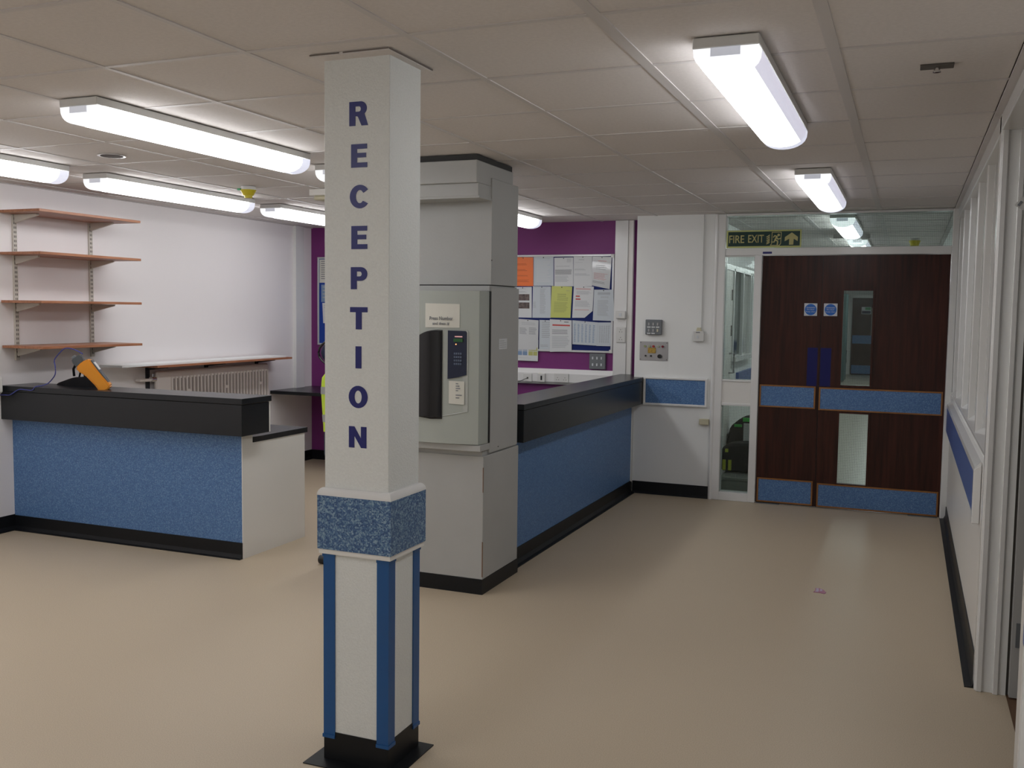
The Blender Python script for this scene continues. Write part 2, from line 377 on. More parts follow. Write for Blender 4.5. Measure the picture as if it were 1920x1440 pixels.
bx('wired_pane', 'wired', df, -1.447, .286, YD+.035, YD+.041, 2.137, 2.41)
bx('wired_pane', 'wired', df, -1.452, -1.208, YD+.035, YD+.041, 1.034, 2.08)
bx('wired_pane', 'wired', df, -1.452, -1.208, YD+.035, YD+.041, .07, .817)
for zz in (2.068,): bx('bead', 'gloss', df, -1.452, -1.208, YD, YD+.03, zz, zz+.012)

# ------------------------------------------------------------------ ceiling: grid of lay-in tiles
ce = bx('ceiling', 'tile', None, XL-.12, 3.4, -3, 28, H+.03, H+.08, **ST)
B().box(XL, XR+.11, -3, 1.478, H+.0035, H+.012).done('back_tiles', 'tile', ce, kind='stuff')
B().box(-1.6, XR, 12.29, 28, H+.0035, H+.012).done('far_tiles', 'tile', ce, kind='stuff')
gx = [-.255-.6*k for k in range(10) if -.255-.6*k > XL]
gy = [1.478+.6*k for k in range(19)]
xs = sorted([XL]+gx+[.292]); shared = {}
for i in range(len(xs)-1):
    for j in range(len(gy)-1):
        xa, xb, ya, yb = xs[i], xs[i+1], gy[j], gy[j+1]
        if ya > YD+.2 and xb < -1.7: continue
        if yb > YP and xb < -1.7: yb = YP
        ww, hh = xb-xa, yb-ya; key = (round(ww, 2), round(hh, 2))
        if key not in shared:
            b = B(); b.box(-ww/2+.004, ww/2-.004, -hh/2+.004, hh/2-.004, 0, .010)
            me = bpy.data.meshes.new('ceiling_tile'); b.bm.to_mesh(me); b.bm.free(); me.materials.append(M['tile']); shared[key] = me
        o = bpy.data.objects.new('ceiling_tile', shared[key]); COL.objects.link(o); o.parent = ce
        o.location = Vector(((xa+xb)/2, (ya+yb)/2, H+.0035))-wl(ce)
for k, x in enumerate(gx):
    hw = .019 if k < 2 else .011
    bx('ceiling_tee', 'tee', ce, x-hw, x+hw, -3, 28 if x > -1.6 else YP, H, H+.0035)
for y in gy+[gy[0]-.6*q for q in range(1, 8)]:
    if y < YP: bx('ceiling_tee', 'tee', ce, XL, XR, y-.011, y+.011, H+.0006, H+.0034)
    else: bx('ceiling_tee', 'tee', ce, -1.6, XR, y-.011, y+.011, H+.0006, H+.0034)
bx('ceiling_trim', 'tee', ce, .292, XR+.01, -3, 28, H-.004, H+.004)
bx('ceiling_trim', 'tee', ce, XL, XL+.02, -3, YP, H-.002, H+.002)

# ------------------------------------------------------------------ lamps
def lamp_mesh(x0, x1, y0, y1):
    cx, hw, zt = (x0+x1)/2, (x1-x0)/2, 2.392
    b = B(); n = 14
    ring = [(cx-hw*math.cos(math.pi*i/n)*.985, zt-.072*math.sin(math.pi*i/n)**.75) for i in range(n+1)]
    return b, ring
def lamp(x0, y0, label, w=.2, L=1.5):
    x1, y1 = x0+w, y0+L; cx = x0+w/2
    t = thing('ceiling_light', (cx, (y0+y1)/2, H), label, 'light', 'surface fluorescent lights')
    bx('body_tray', 'plast', t, x0, x1, y0, y1, 2.392, H, bev=.003)
    b, ring = lamp_mesh(x0, x1, y0, y1); b.bm.free()
    ya, yb = y0+.075, y1-.075
    ne = 3 if x0 > -1 else 0
    def strip(pts, a, c):
        q = B(); A = [q.bm.verts.new((p[0], a, p[1])) for p in pts]; Z = [q.bm.verts.new((p[0], c, p[1])) for p in pts]
        for i in range(len(pts)-1): q.bm.faces.new((A[i], A[i+1], Z[i+1], Z[i]))
        return q
    strip(ring[:len(ring)-ne], ya, yb).done('diffuser', 'lamp', t, True)
    if ne: strip(ring[len(ring)-ne-1:], ya, yb).done('prismatic_edge', 'lampband', t, True)  # dim lilac band painted in for the lens refraction, right row only
    for (a, c, e, m2) in ((y0+.004, ya, 0, 'lampnear'), (yb, y1-.004, 1, 'lampend')):
        q = strip(ring, a, c); q.bm.verts.ensure_lookup_table(); n = len(ring)
        q.bm.faces.new([q.bm.verts[i+(n if e else 0)] for i in range(n)]); q.done('end_cap', m2, t, True)
    for yy in (y0+.0, y1-.012): bx('lamp_holder', 'lampdim', t, cx-.045, cx+.045, yy, yy+.012, 2.366, 2.391)
    return t
lamp(-.645, 3.0, 'long ceiling light above the corridor side, largest one on the right')
lamp(-.645, 5.84, 'ceiling light just in front of the brown double doors')
lamp(-.645, 8.50, 'ceiling light seen through the glass above the double doors')
lamp(-.645, 11.0, 'farther ceiling light behind the glass above the double doors')
for yy, w_ in ((13.6, 'third'), (16.2, 'fourth'), (18.8, 'fifth'), (21.4, 'sixth'), (24.0, 'seventh')): lamp(-.645, yy, '%s ceiling light in the corridor beyond the double doors' % w_)
lamp(-3.235, 3.015, 'longest ceiling light left of the column, nearest in its row')
lamp(-3.235, 4.85, 'ceiling light mostly hidden behind the top of the column')
lamp(-3.235, 6.6, 'ceiling light end showing between grey enclosure and purple wall')
lamp(-4.90, 2.95, 'ceiling light cut by the left edge of the photo')
lamp(-4.90, 4.74, 'ceiling light above the wooden wall shelves near the left wall')
lamp(-4.90, 6.56, 'ceiling light in front of the purple wall corner left of the column')
lamp(-4.90, 1.15, 'ceiling light near the left wall outside the view')
lamp(-2.42, .28, 'ceiling light just showing at the top left corner of the photo')
lamp(-3.235, -.75, 'added unseen ceiling light behind the viewer, in line with the row left of the column')  # unseen lamp added to brighten the column front
lamp(-2.42, -2.9, 'ceiling light behind the viewer, middle row')
lamp(-4.90, -.65, 'ceiling light behind the viewer, nearest the left wall')
lamp(-.645, -2.68, 'added unseen ceiling light behind the viewer, in line with the lights leading to the double doors')  # added out of view for more light on the column face

# ------------------------------------------------------------------ column
c = thing('reception_column', (-1.728, 2.946, 0), 'square white textured column lettered RECEPTION with blue band and corner guards', 'column')
X0, X1, Y0, Y1 = -1.8536, -1.602, 2.837, 3.0548
B().box(X0, X1, Y0, Y1, .1, H, bev=.002).done('shaft', 'column', c)
e = .019
bx('blue_band', 'flake', c, X0-e, X1+e, Y0-e, Y1+e, .760, .948)
q = B()      # rounded white cap: stacked shrinking rings
rings = []
for a in range(7):
    t_ = a/6*math.pi/2; ee = e*math.cos(t_)+.001; z = .948+.026*math.sin(t_)
    rings.append([q.bm.verts.new(p) for p in ((X0-ee, Y0-ee, z), (X1+ee, Y0-ee, z), (X1+ee, Y1+ee, z), (X0-ee, Y1+ee, z))])
for a in range(6):
    for k in range(4): q.bm.faces.new((rings[a][k], rings[a][(k+1) % 4], rings[a+1][(k+1) % 4], rings[a+1][k]))
q.bm.faces.new(rings[0]); q.bm.faces.new(rings[-1]); q.done('band_cap', 'gloss', c)
bx('band_base', 'satin', c, X0-e*.8, X1+e*.8, Y0-e*.8, Y1+e*.8, .743, .760)
for sx, sy in ((0, 0), (1, 0), (1, 1), (0, 1)):
    x, y = (X1 if sx else X0), (Y1 if sy else Y0); dx, dy = (-1 if sx else 1), (-1 if sy else 1); t_ = .004; L = .042
    P = [(x-dx*t_, y-dy*t_), (x+dx*L, y-dy*t_), (x+dx*L, y), (x, y), (x, y+dy*L), (x-dx*t_, y+dy*L)]
    g = B().prism(P, 'z', .088, .738).done('corner_guard', 'guard', c)
    t2 = .007
    P = [(x-dx*t2, y-dy*t2), (x+dx*(L+.001), y-dy*t2), (x+dx*(L+.001), y), (x, y), (x, y+dy*(L+.001)), (x-dx*t2, y+dy*(L+.001))]
    B().prism(P, 'z', .082, .094).done('end_cap', 'guard', g)
    B().prism(P, 'z', .731, .742).done('end_cap', 'guard', g)
bx('skirting', 'rubber', c, X0-.003, X1+.003, Y0-.003, Y1+.003, .004, .104)
bx('skirting_flange', 'rubber', c, X0-.052, X1+.052, Y0-.062, Y1+.03, 0, .0035)
LT = {
 'R': [[(0, 0), (0, 1), (.52, 1)]+arc(.52, .715, .28, .285, 90, -52, 12)+[(.86, 0), (.56, 0), (.40, .36), (.36, .395), (.28, .395), (.28, 0)], [(.28, .80), (.44, .80)]+arc(.44, .69, .09, .11, 90, -90, 8)+[(.28, .58)]],
 'E': [[(0, 0), (0, 1), (.72, 1), (.72, .79), (.27, .79), (.27, .62), (.68, .62), (.68, .42), (.27, .42), (.27, .21), (.73, .21), (.73, 0)]],
 'C': [arc(.44, .5, .44, .52, 36, 324, 26)+[(.60, .30)]+arc(.44, .5, .175, .29, 318, 42, 16)+[(.60, .66)]],
 'P': [[(0, 0), (0, 1), (.47, 1)]+arc(.47, .69, .30, .31, 90, -90, 14)+[(.28, .38), (.28, 0)], [(.28, .80), (.42, .80)]+arc(.42, .69, .09, .11, 90, -90, 8)+[(.28, .58)]],
 'T': [[(.27, 0), (.27, .77), (0, .77), (0, 1), (.82, 1), (.82, .77), (.55, .77), (.55, 0)]],
 'I': [[(0, 0), (0, 1), (.28, 1), (.28, 0)]],
 'O': [arc(.44, .5, .45, .52, 0, 345, 24), arc(.44, .5, .17, .30, 0, 345, 24)],
 'N': [[(0, 0), (0, 1), (.26, 1), (.57, .45), (.57, 1), (.83, 1), (.83, 0), (.58, 0), (.26, .56), (.26, 0)]]}
WD = dict(R=.072, E=.062, C=.070, P=.064, T=.068, I=.023, O=.074, N=.069)
tops = [2.277, 2.138, 2.004, 1.868, 1.731, 1.597, 1.465, 1.331, 1.192]; bots = [2.198, 2.061, 1.926, 1.791, 1.657, 1.522, 1.390, 1.255, 1.119]
cxs = [-1.719, -1.717, -1.718, -1.716, -1.717, -1.718, -1.719, -1.720, -1.722]
for ch, a, b_, x in zip('RECEPTION', tops, bots, cxs):
    loops(LT[ch], 'letter', 'letter', c, (x, Y0-.0002, (a+b_)/2), WD[ch], a-b_)
# loose ceiling trim and cut tile gap round the column head
tr = thing('trim_1', (-1.7, 2.9, H), None, None); tr['kind'] = 'structure'
bx('collar', 'tile', tr, X0-.02, X1+.028, Y0-.055, Y1+.03, H-.006, H+.003)
bx('gap_line', 'gapline', tr, X0-.02, -1.76, Y0-.058, Y0-.0555, H-.002, H+.001)
bx('gap_line', 'gapline', tr, -1.745, X1+.028, Y0-.058, Y0-.0555, H-.002, H+.001)
bx('gap_line', 'gapline', tr, X1+.0285, X1+.031, Y0-.055, Y1+.03, H-.003, H+.001)

# ------------------------------------------------------------------ tube station enclosure
s = thing('service_enclosure', (-2.5, 5.1, 0), 'tall pale grey boxed enclosure standing behind the column beside the right counter', 'enclosure')
EX0, EX1 = -2.735, -2.158
bx('lower_box', 'grey', s, EX0, EX1, 4.885, 5.405, .085, .782, bev=.002)
bx('corner_joint', 'tanstain', s, EX1-.004, EX1+.0006, 4.8842, 4.888, .10, .30)
bx('corner_joint', 'tanstain', s, EX1-.003, EX1+.0005, 4.8842, 4.888, .58, .72)
bx('plinth_panel', 'grey', s, EX0, EX1-.012, 4.895, 5.39, .782, .815)
bx('ledge', 'grey', s, EX0, EX1+.002, 4.835, 4.97, .813, .850, bev=.003)
bx('skirting', 'rubber', s, EX0, EX1+.003, 4.879, 5.41, 0, .085)
bx('middle_box', 'grey', s, EX0, EX1-.01, 4.97, 5.37, .80, 1.73)
bx('side_panel', 'grey', s, EX1-.012, EX1+.004, 4.963, 5.372, .792, 1.722, bev=.002)
bx('top_rail', 'grey', s, EX0, EX1-.004, 4.95, 4.975, 1.700, 1.728)
bx('upper_box', 'grey', s, EX0, EX1, 4.966, 5.352, 1.735, 2.32, bev=.002)
bx('shadow_gap', 'greydark', s, EX0+.01, EX1-.012, 4.98, 5.34, 1.722, 1.737)
bx('cap_upper', 'grey', s, EX0, EX1-.008, 4.775, 5.285, 2.275, 2.394, bev=.003)
bx('cap_lower', 'grey', s, EX0, EX1-.007, 4.798, 4.97, 2.205, 2.276, bev=.003)
bx('cap_ledge', 'grey', s, EX0, EX1-.003, 4.80, 4.975, 2.196, 2.207)
bx('top_gap', 'greydark', s, EX0, EX1-.012, 4.79, 5.28, 2.394, 2.4245)
bx('side_filler', 'grey', s, EX1-.2, EX1-.012, 4.975, 5.28, 2.32, 2.39)
for (yy, zz) in ((5.02, .815), (4.90, 1.87)): B().cyl((EX1+.004, yy+.06, zz), 'x', .004, .004, 8).done('screw', 'slot', s)
lb = bx('printed_label', 'paper', None, EX1+.0042, EX1+.0052, 5.075, 5.192, 1.372, 1.432, label='small white printed sticker on the grey side panel of the enclosure', cat='sticker')
q = B()
for k in range(4): q.box(EX1+.0052, EX1+.0058, 5.085, 5.18-(.03 if k == 3 else 0), 1.382+k*.012, 1.385+k*.012)
q.done('print', 'inkpale', lb, kind='stuff')

t = thing('tube_station', (-2.43, 4.9, .855), 'grey-green wall terminal with dark arched hatch and navy keypad inside the enclosure', 'machine')
SX0, SX1, SZ0, SZ1 = -2.70, -2.158, .853, 1.697
def body_plan():
    P = [(SX0, 4.96), (SX0, 4.90), (SX0+.03, 4.835)]
    n = 12
    for i in range(n+1):
        x = SX0+.03+(SX1-.012-SX0-.03-.0)*i/n
        P.append((x, 4.835-.030*math.sin(math.pi*i/n)))
    P += [(SX1, 4.88), (SX1, 4.94), (SX1-.004, 4.96)]
    return P
def fy(x):      # front surface depth at x
    i = (x-SX0-.03)/(SX1-.012-SX0-.03); return 4.835-.030*math.sin(math.pi*max(0, min(1, i)))
B().prism(body_plan(), 'z', SZ0, SZ1).done('housing', 'station', t, True)
bx('back_gap', 'black', t, SX0, SX1+.003, 4.945, 4.975, SZ0-.001, SZ1+.001)
# hatch outline: arch left, straight right, sagging bottom
OX0, OX1, OZ0, OZ1 = -2.552, -2.374, .995, 1.482
rim = [(OX0-.004, OZ0+.01)]+[(OX0-.004+.145*(1-math.cos(a/8*math.pi/2)), 1.40+.085*math.sin(a/8*math.pi/2)) for a in range(9)]+[(-2.235, 1.484), (-2.228, 1.475), (-2.228, 1.035)]+[(-2.228-(OX1+.14-OX0)*i/8*1.0, 1.035-.045*math.sin(i/8*math.pi/2)) for i in range(1, 8)]
def sheet(name, pts, m, off, th, parent):      # thin plate that follows the curved front
    if len(pts) == 4:
        (a, b1), (c1, d1), (e1, f1), (g1, h1) = pts; N_ = 6
        pts = [(a+(c1-a)*i/N_, b1+(d1-b1)*i/N_) for i in range(N_+1)]+[(e1+(g1-e1)*i/N_, f1+(h1-f1)*i/N_) for i in range(N_+1)]
        b = B(); k = N_+1; F = [b.bm.verts.new((x, fy(x)-off, z)) for x, z in pts]
        for i in range(N_): b.bm.faces.new((F[i], F[i+1], F[2*k-2-i], F[2*k-1-i]))
        r = bmesh.ops.extrude_face_region(b.bm, geom=b.bm.faces[:])
        for v in r['geom']:
            if isinstance(v, bmesh.types.BMVert): v.co.y += th
        return b.done(name, m, parent)
    b = B(); A = [b.bm.verts.new((x, fy(x)-off, z)) for x, z in pts]; Z = [b.bm.verts.new((x, fy(x)-off+th, z)) for x, z in pts]
    b.bm.faces.new(A); b.bm.faces.new(Z[::-1]); k = len(pts)
    for i in range(k): b.bm.faces.new((A[i], A[(i+1) % k], Z[(i+1) % k], Z[i]))
    bmesh.ops.triangulate(b.bm, faces=b.bm.faces[:]); return b.done(name, m, parent)
sheet('fascia', rim, 'station2', .004, .006, t)
hatch = [(OX0, OZ0+.012)]+[(OX0+.135*(1-math.cos(a/8*math.pi/2)), 1.40+.080*math.sin(a/8*math.pi/2)) for a in range(9)]+[(OX1-.003, 1.480), (OX1-.003, OZ0-.006), (-2.45, OZ0-.008), (-2.53, OZ0)]
sheet('hatch_opening', hatch, 'black', .006, .004, t)
q = B(); n = 16
def shut(u, v):
    a = u*math.pi; x = -2.463-.082*math.cos(a); q_ = min(1, max(0, (x-OX0)/.135))
    zt = 1.40+.074*math.sqrt(max(0, 1-(1-q_)**2)); z = 1.0+v*(zt-1.0)
    return (x, fy(x)-.006-.018*math.sin(a), z)
q.grid(shut, n, 2); q.done('rotary_shutter', 'blackgloss', t, True)
kp = sheet('keypad', [(-2.343, 1.480), (-2.243, 1.478), (-2.236, 1.470), (-2.236, 1.238), (-2.28, 1.224), (-2.343, 1.213)], 'navy', .0075, .004, t)
q = B()
for r_ in range(4):
    for k in range(4): q.box(-2.308+k*.0125, -2.299+k*.0125, fy(-2.29)-.0092, fy(-2.29)-.006, 1.292+r_*.019, 1.302+r_*.019)
q.done('key_legend', 'keymark', kp, kind='stuff')
bx('display', 'lcd', kp, -2.325, -2.255, fy(-2.29)-.0092, fy(-2.29)-.006, 1.418, 1.436)
bx('heading', 'ledred', kp, -2.303, -2.258, fy(-2.29)-.0092, fy(-2.29)-.006, 1.444, 1.450)
B().cyl((-2.295, fy(-2.29)-.0095, 1.405), 'y', .0035, .003, 10).done('indicator_lamp', 'led', kp)
nt = thing('notice', (-2.38, 4.80, 1.493), 'white paper notice reading Press Number and then #, taped above the dark hatch', 'notice')
sheet('sheet', [(-2.484, 1.628), (-2.278, 1.625), (-2.278, 1.496), (-2.484, 1.494)], 'paperc', .003, .002, nt)
text('Press Number', 'lettering', 'ink', nt, (-2.385, fy(-2.385)-.0045, 1.546), .142, .020, bold=.01)
text('and then #', 'lettering', 'ink', nt, (-2.387, fy(-2.387)-.0045, 1.517), .102, .018, bold=.01)
nt = thing('notice', (-2.29, 4.80, 1.072), 'small cream paper slip with printed lines taped below the keypad', 'notice')
sheet('sheet', [(-2.335, 1.203), (-2.247, 1.201), (-2.247, 1.073), (-2.335, 1.077)], 'paperc', .0065, .002, nt)
q = B()
for zz, w_ in ((1.188, .02), (1.175, .035), (1.162, .045), (1.150, .02), (1.125, .065), (1.110, .035)):
    q.box(-2.291-w_/2, -2.291+w_/2, fy(-2.29)-.0072, fy(-2.29)-.006, zz-.0028, zz+.0028)
q.done('print', 'ink', nt, kind='stuff')

# ------------------------------------------------------------------ counters
k_ = thing('reception_counter', (-4.8, 5.2, 0), 'left reception counter with black parapet and blue flaked front', 'counter', 'reception counters')
bx('front_panel', 'flake_wall', k_, XL, -3.853, 4.957, 4.975, .09, .80)
bx('core_wall', 'satin', k_, XL, -3.8505, 4.975, 5.062, 0, .80)
bx('end_strip', 'satin', k_, -3.853, -3.848, 4.957, 5.062, 0, .80)
bx('parapet', 'lam', k_, XL, -3.780, 4.866, 5.145, .796, .992, bev=.0015)
bx('counter_top', 'lam', k_, XL, -3.7745, 4.862, 5.165, .994, 1.031, bev=.002)
bx('rear_panel', 'satin', k_, XL, -3.785, 5.147, 5.163, .797, .993)
B().prism([(4.957, 0), (4.957, .104), (4.951, .104), (4.949, .03), (4.938, .008), (4.925, .004), (4.925, 0)], 'x', XL, -3.8505).done('skirting', 'rubber', k_)
bx('desk_top', 'lam', k_, XL+.01, -3.845, 5.064, 5.67, .733, .768, bev=.001)
bx('end_panel', 'satin', k_, -3.866, -3.850, 5.062, 5.64, 0, .733)
k_ = thing('reception_counter', (-2.3, 6.8, 0), 'right reception counter with black parapet running from grey enclosure to far wall', 'counter', 'reception counters')
bx('front_panel', 'flake_wall', k_, -2.252, -2.234, 5.41, YD, .09, .795)
bx('core_wall', 'satin', k_, -2.40, -2.252, 5.41, YP-.01, 0, .795)
bx('end_strip', 'satin', k_, -2.236, -2.224, YD-.02, YD-.0005, .1, .795)
bx('parapet', 'lam', k_, -2.415, -2.137, 5.435, YD-.012, .793, .990, bev=.0015)
bx('counter_top', 'lam', k_, -2.43, -2.135, 5.43, YD-.012, .992, 1.028, bev=.002)
bx('counter_top_return', 'lam', k_, -2.43, -2.226, YD-.012, YP-.07, .992, 1.028)
bx('wall_strip', 'satin', k_, -2.20, -2.128, YD-.011, YD, .80, 1.024)
B().prism([(-2.234, 0), (-2.234, .104), (-2.228, .104), (-2.226, .03), (-2.212, .008), (-2.188, .004), (-2.188, 0)], 'y', 5.41, YD-.02).done('skirting', 'rubber', k_)
bx('desk_top', 'lam', k_, -2.78, -2.40, 5.45, 7.9, .733, .768)
bx('desk_leg', 'satin', k_, -2.76, -2.42, 5.5, 5.52, 0, .733)
bx('desk_leg', 'satin', k_, -2.76, -2.42, 7.84, 7.86, 0, .733)
d_ = thing('corner_desk', (-4.2, 8.3, 0), 'dark grey desktop shelf along the purple wall behind the left counter', 'desk')
bx('desk_top', 'lam', d_, XL+.001, -2.62, 7.937, YP-.001, .745, .777, bev=.001)
bx('support_panel', 'satin', d_, -4.3, -4.28, 8.0, YP-.014, 0, .745)
bx('support_panel', 'satin', d_, -2.7, -2.68, 8.0, YP-.014, 0, .745)

# ------------------------------------------------------------------ left wall: shelves, radiator
sh = thing('wall_shelving', (XL, 5.34, 1.25), 'four orange-brown wooden shelves on slotted cream uprights on the left wall', 'shelves')
for z in (2.229, 1.943, 1.612, 1.300):
    bx('shelf', 'shelf', sh, XL+.012, -5.432, 4.88, 5.808, z-.009, z+.009, bev=.0015)
    for yy in (5.005, 5.685):
        B().prism([(XL+.02, z-.011), (-5.585, z-.011), (-5.585, z-.022), (XL+.02, z-.07)], 'y', yy-.009, yy+.009).done('bracket', 'bracket', sh)
for yy in (5.005, 5.685):
    up_ = bx('upright', 'bracket', sh, XL, XL+.015, yy-.016, yy+.016, 1.20, 2.215)
    q = B()
    for k in range(32): q.box(XL+.0148, XL+.0155, yy-.009, yy-.003, 1.22+k*.031, 1.236+k*.031); q.box(XL+.0148, XL+.0155, yy+.003, yy+.009, 1.22+k*.031, 1.236+k*.031)
    q.done('slots', 'slot', up_, kind='stuff')
rs = thing('radiator_shelf', (XL, 7.0, 1.0), 'brown wooden shelf on black brackets above the white radiator', 'shelf')
bx('board', 'shelf', rs, XL+.002, -5.555, 6.10, 7.935, 1.099, 1.117, bev=.0015)
for yy in (6.265, 6.99, 7.715):
    br = bx('bracket', 'darkbracket', rs, XL+.001, XL+.016, yy-.018, yy+.018, .86 if yy < 6.5 else 1.0, 1.099)
    B().prism([(XL+.016, 1.098), (-5.60, 1.098), (-5.60, 1.090), (XL+.016, 1.065)], 'y', yy-.008, yy+.008).done('arm', 'darkbracket', br)
bx('white_board', 'wall', None, -5.80, -5.572, 5.74, 7.86, 1.1175, 1.133, bev=.001, label='thin white board lying flat on the brown shelf above the radiator', cat='board')
ra = thing('radiator', (XL, 7.1, .3), 'off-white ribbed panel radiator on the left wall behind the counter', 'radiator')
B().box(XL+.03, -5.745, 6.30, 7.83, .42, 1.055, bev=.028, seg=3).done('panel', 'rad', ra)
n = 29
for i in range(n+1):
    yy = 6.47+(7.79-6.47)*i/n
    bx('rib', 'rad', ra, -5.7455, -5.732, yy-.007, yy+.007, .47, 1.00)
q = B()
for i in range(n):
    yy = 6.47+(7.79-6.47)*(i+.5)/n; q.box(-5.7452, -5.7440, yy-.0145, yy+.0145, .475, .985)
q.done('recess_shade', 'radslot', ra, kind='stuff')
for i in (4, 15, 26):
    yy = 6.47+(7.79-6.47)*(i+.5)/n; bx('cross_bar', 'rad', ra, -5.744, -5.733, yy-.016, yy+.016, .86, .885)
B().tube([(XL+.014, 6.13, .99), (-5.775, 6.14, .99), (-5.765, 6.2, .988), (-5.765, 6.31, .985)], .013).done('pipe', 'rad', ra, True)
B().cyl((-5.765, 6.275, .99), 'y', .022, .05, 14).done('valve', 'chrome', ra, True)
B().cyl((-5.765, 6.275, 1.01), 'z', .012, .05, 12).done('valve_stem', 'chrome', ra, True)
bx('conduit', 'gloss', None, XL, XL+.035, 8.335, 8.475, .777, H, label='white boxed vertical duct in the corner of the left wall', cat='duct')
bx('wall_socket', 'plast', None, XL, XL+.06, 4.66, 4.842, .982, 1.095, bev=.01, label='white rounded socket box on the left wall beside the left counter', cat='socket')

# ------------------------------------------------------------------ things on the left counter
m_ = thing('cable_tester', (-5.03, 5.0, 1.031), 'orange and grey handheld tester leaning on a black pouch on the left counter', 'tool')
ang = math.atan2(1.234-1.056, -5.085+4.955)      # long axis in XZ
u = Vector((math.cos(ang), 0, math.sin(ang))); v = Vector((-math.sin(ang), 0, math.cos(ang)))   # u up along body, v across
base = Vector((-4.957, 5.0, 1.052))
YAW = Matrix.Rotation(math.radians(35), 3, 'Z')
def tp(a, b, y): p = u*a+v*b+Vector((0, y, 0)); return tuple(Vector((base.x, 5.0, base.z))+YAW @ p)
def tprism(pts, ya, yb, name, m, parent, bev=.0):
    b = B(); A = [b.bm.verts.new(tp(a, c2, ya)) for a, c2 in pts]; Z = [b.bm.verts.new(tp(a, c2, yb)) for a, c2 in pts]
    fs = [b.bm.faces.new(A), b.bm.faces.new(Z[::-1])]; n_ = len(pts)
    for i in range(n_): fs.append(b.bm.faces.new((A[i], Z[i], Z[(i+1) % n_], A[(i+1) % n_])))
    bmesh.ops.recalc_face_normals(b.bm, faces=fs)
    if bev: bmesh.ops.bevel(b.bm, geom=list({e2 for f2 in fs for e2 in f2.edges}), offset=bev, segments=2, affect='EDGES')
    return b.done(name, m, parent, bool(bev))
tprism([(0, -.01), (-.012, .02), (0, .075), (.05, .068), (.15, .078), (.2, .098), (.225, .095), (.235, .04), (.225, -.008), (.1, -.004)], -.045, .045, 'body', 'orange', m_, .009)
tprism([(.03, -.006), (.03, -.012), (.21, -.014), (.21, -.006)], -.035, .035, 'face_plate', 'toolgrey', m_)
tprism([(.13, -.012), (.13, -.016), (.19, -.017), (.19, -.012)], -.028, .028, 'screen', 'plast', m_)
tprism([(.232, .03), (.27, .02), (.285, .03), (.285, .085), (.255, .095), (.225, .09)], -.03, .03, 'head', 'toolgrey', m_, .005)
tprism([(.28, .055), (.30, .055), (.30, .080), (.28, .080)], -.01, .01, 'plug', 'metalgrey', m_, .002)
pb = thing('tool_pouch', (-5.3, 5.12, 1.031), 'black fabric pouch with carrying loops lying on the left counter', 'pouch')
b = B(); n = 20
prof = []
for i in range(n+1):
    a = i/n; x = -5.55+.36*a; hgt = .012+.080*(a**.75)*(1-.10*math.cos(a*9)) if a < .93 else .085*(1-(a-.93)*4)
    wdt = .02+.05*min(1, a*2.2)*(1 if a < .9 else 1-(a-.9)*2.5)
    prof.append([b.bm.verts.new((x, 5.12+wdt*math.cos(k*math.pi/6), 1.0315+hgt*max(0, math.sin(k*math.pi/6)))) for k in range(7)]+[b.bm.verts.new((x, 5.12, 1.0312))])
for i in range(n):
    for k in range(8): b.bm.faces.new((prof[i][k], prof[i][(k+1) % 8], prof[i+1][(k+1) % 8], prof[i+1][k]))
b.bm.faces.new(prof[0]); b.bm.faces.new(prof[-1][::-1]); b.done('body', 'bag', pb, True)
B().tube([(-5.375, 5.09, 1.10), (-5.37, 5.08, 1.15), (-5.345, 5.08, 1.185), (-5.31, 5.08, 1.20), (-5.275, 5.085, 1.17), (-5.275, 5.09, 1.10)], .009, 6).done('strap', 'bag', pb, True)
B().tube([(-5.38, 5.14, 1.09), (-5.35, 5.13, 1.15), (-5.31, 5.12, 1.165), (-5.28, 5.13, 1.13), (-5.265, 5.14, 1.09)], .007, 6).done('strap', 'bag', pb, True)
def smooth_path(P, k=4):
    P = [Vector(p) for p in P]; out = []
    for i in range(len(P)-1):
        a, b2, c2, d2 = P[max(i-1, 0)], P[i], P[i+1], P[min(i+2, len(P)-1)]
        for s_ in range(k):
            t3 = s_/k; out.append(.5*((2*b2)+(c2-a)*t3+(2*a-5*b2+4*c2-d2)*t3**2+(3*b2-a-3*c2+d2)*t3**3))
    return out+[P[-1]]
B().tube(smooth_path([(-5.815, 4.853, .966), (-5.76, 4.853, .968), (-5.711, 4.853, .972), (-5.634, 4.853, 1.010), (-5.57, 4.853, 1.012), (-5.51, 4.855, 1.012), (-5.50, 4.875, 1.034), (-5.53, 4.96, 1.036), (-5.52, 5.0, 1.05), (-5.472, 5.0, 1.09), (-5.452, 5.0, 1.121), (-5.452, 5.0, 1.17), (-5.458, 5.0, 1.213), (-5.41, 5.0, 1.262), (-5.365, 5.0, 1.293), (-5.319, 5.0, 1.298), (-5.25, 5.0, 1.283), (-5.199, 5.0, 1.262)]), .0035, 6).done('blue_cable', 'bluecord', None, True, label='thin blue cable looping from the orange tester over the left counter edge', cat='cable')

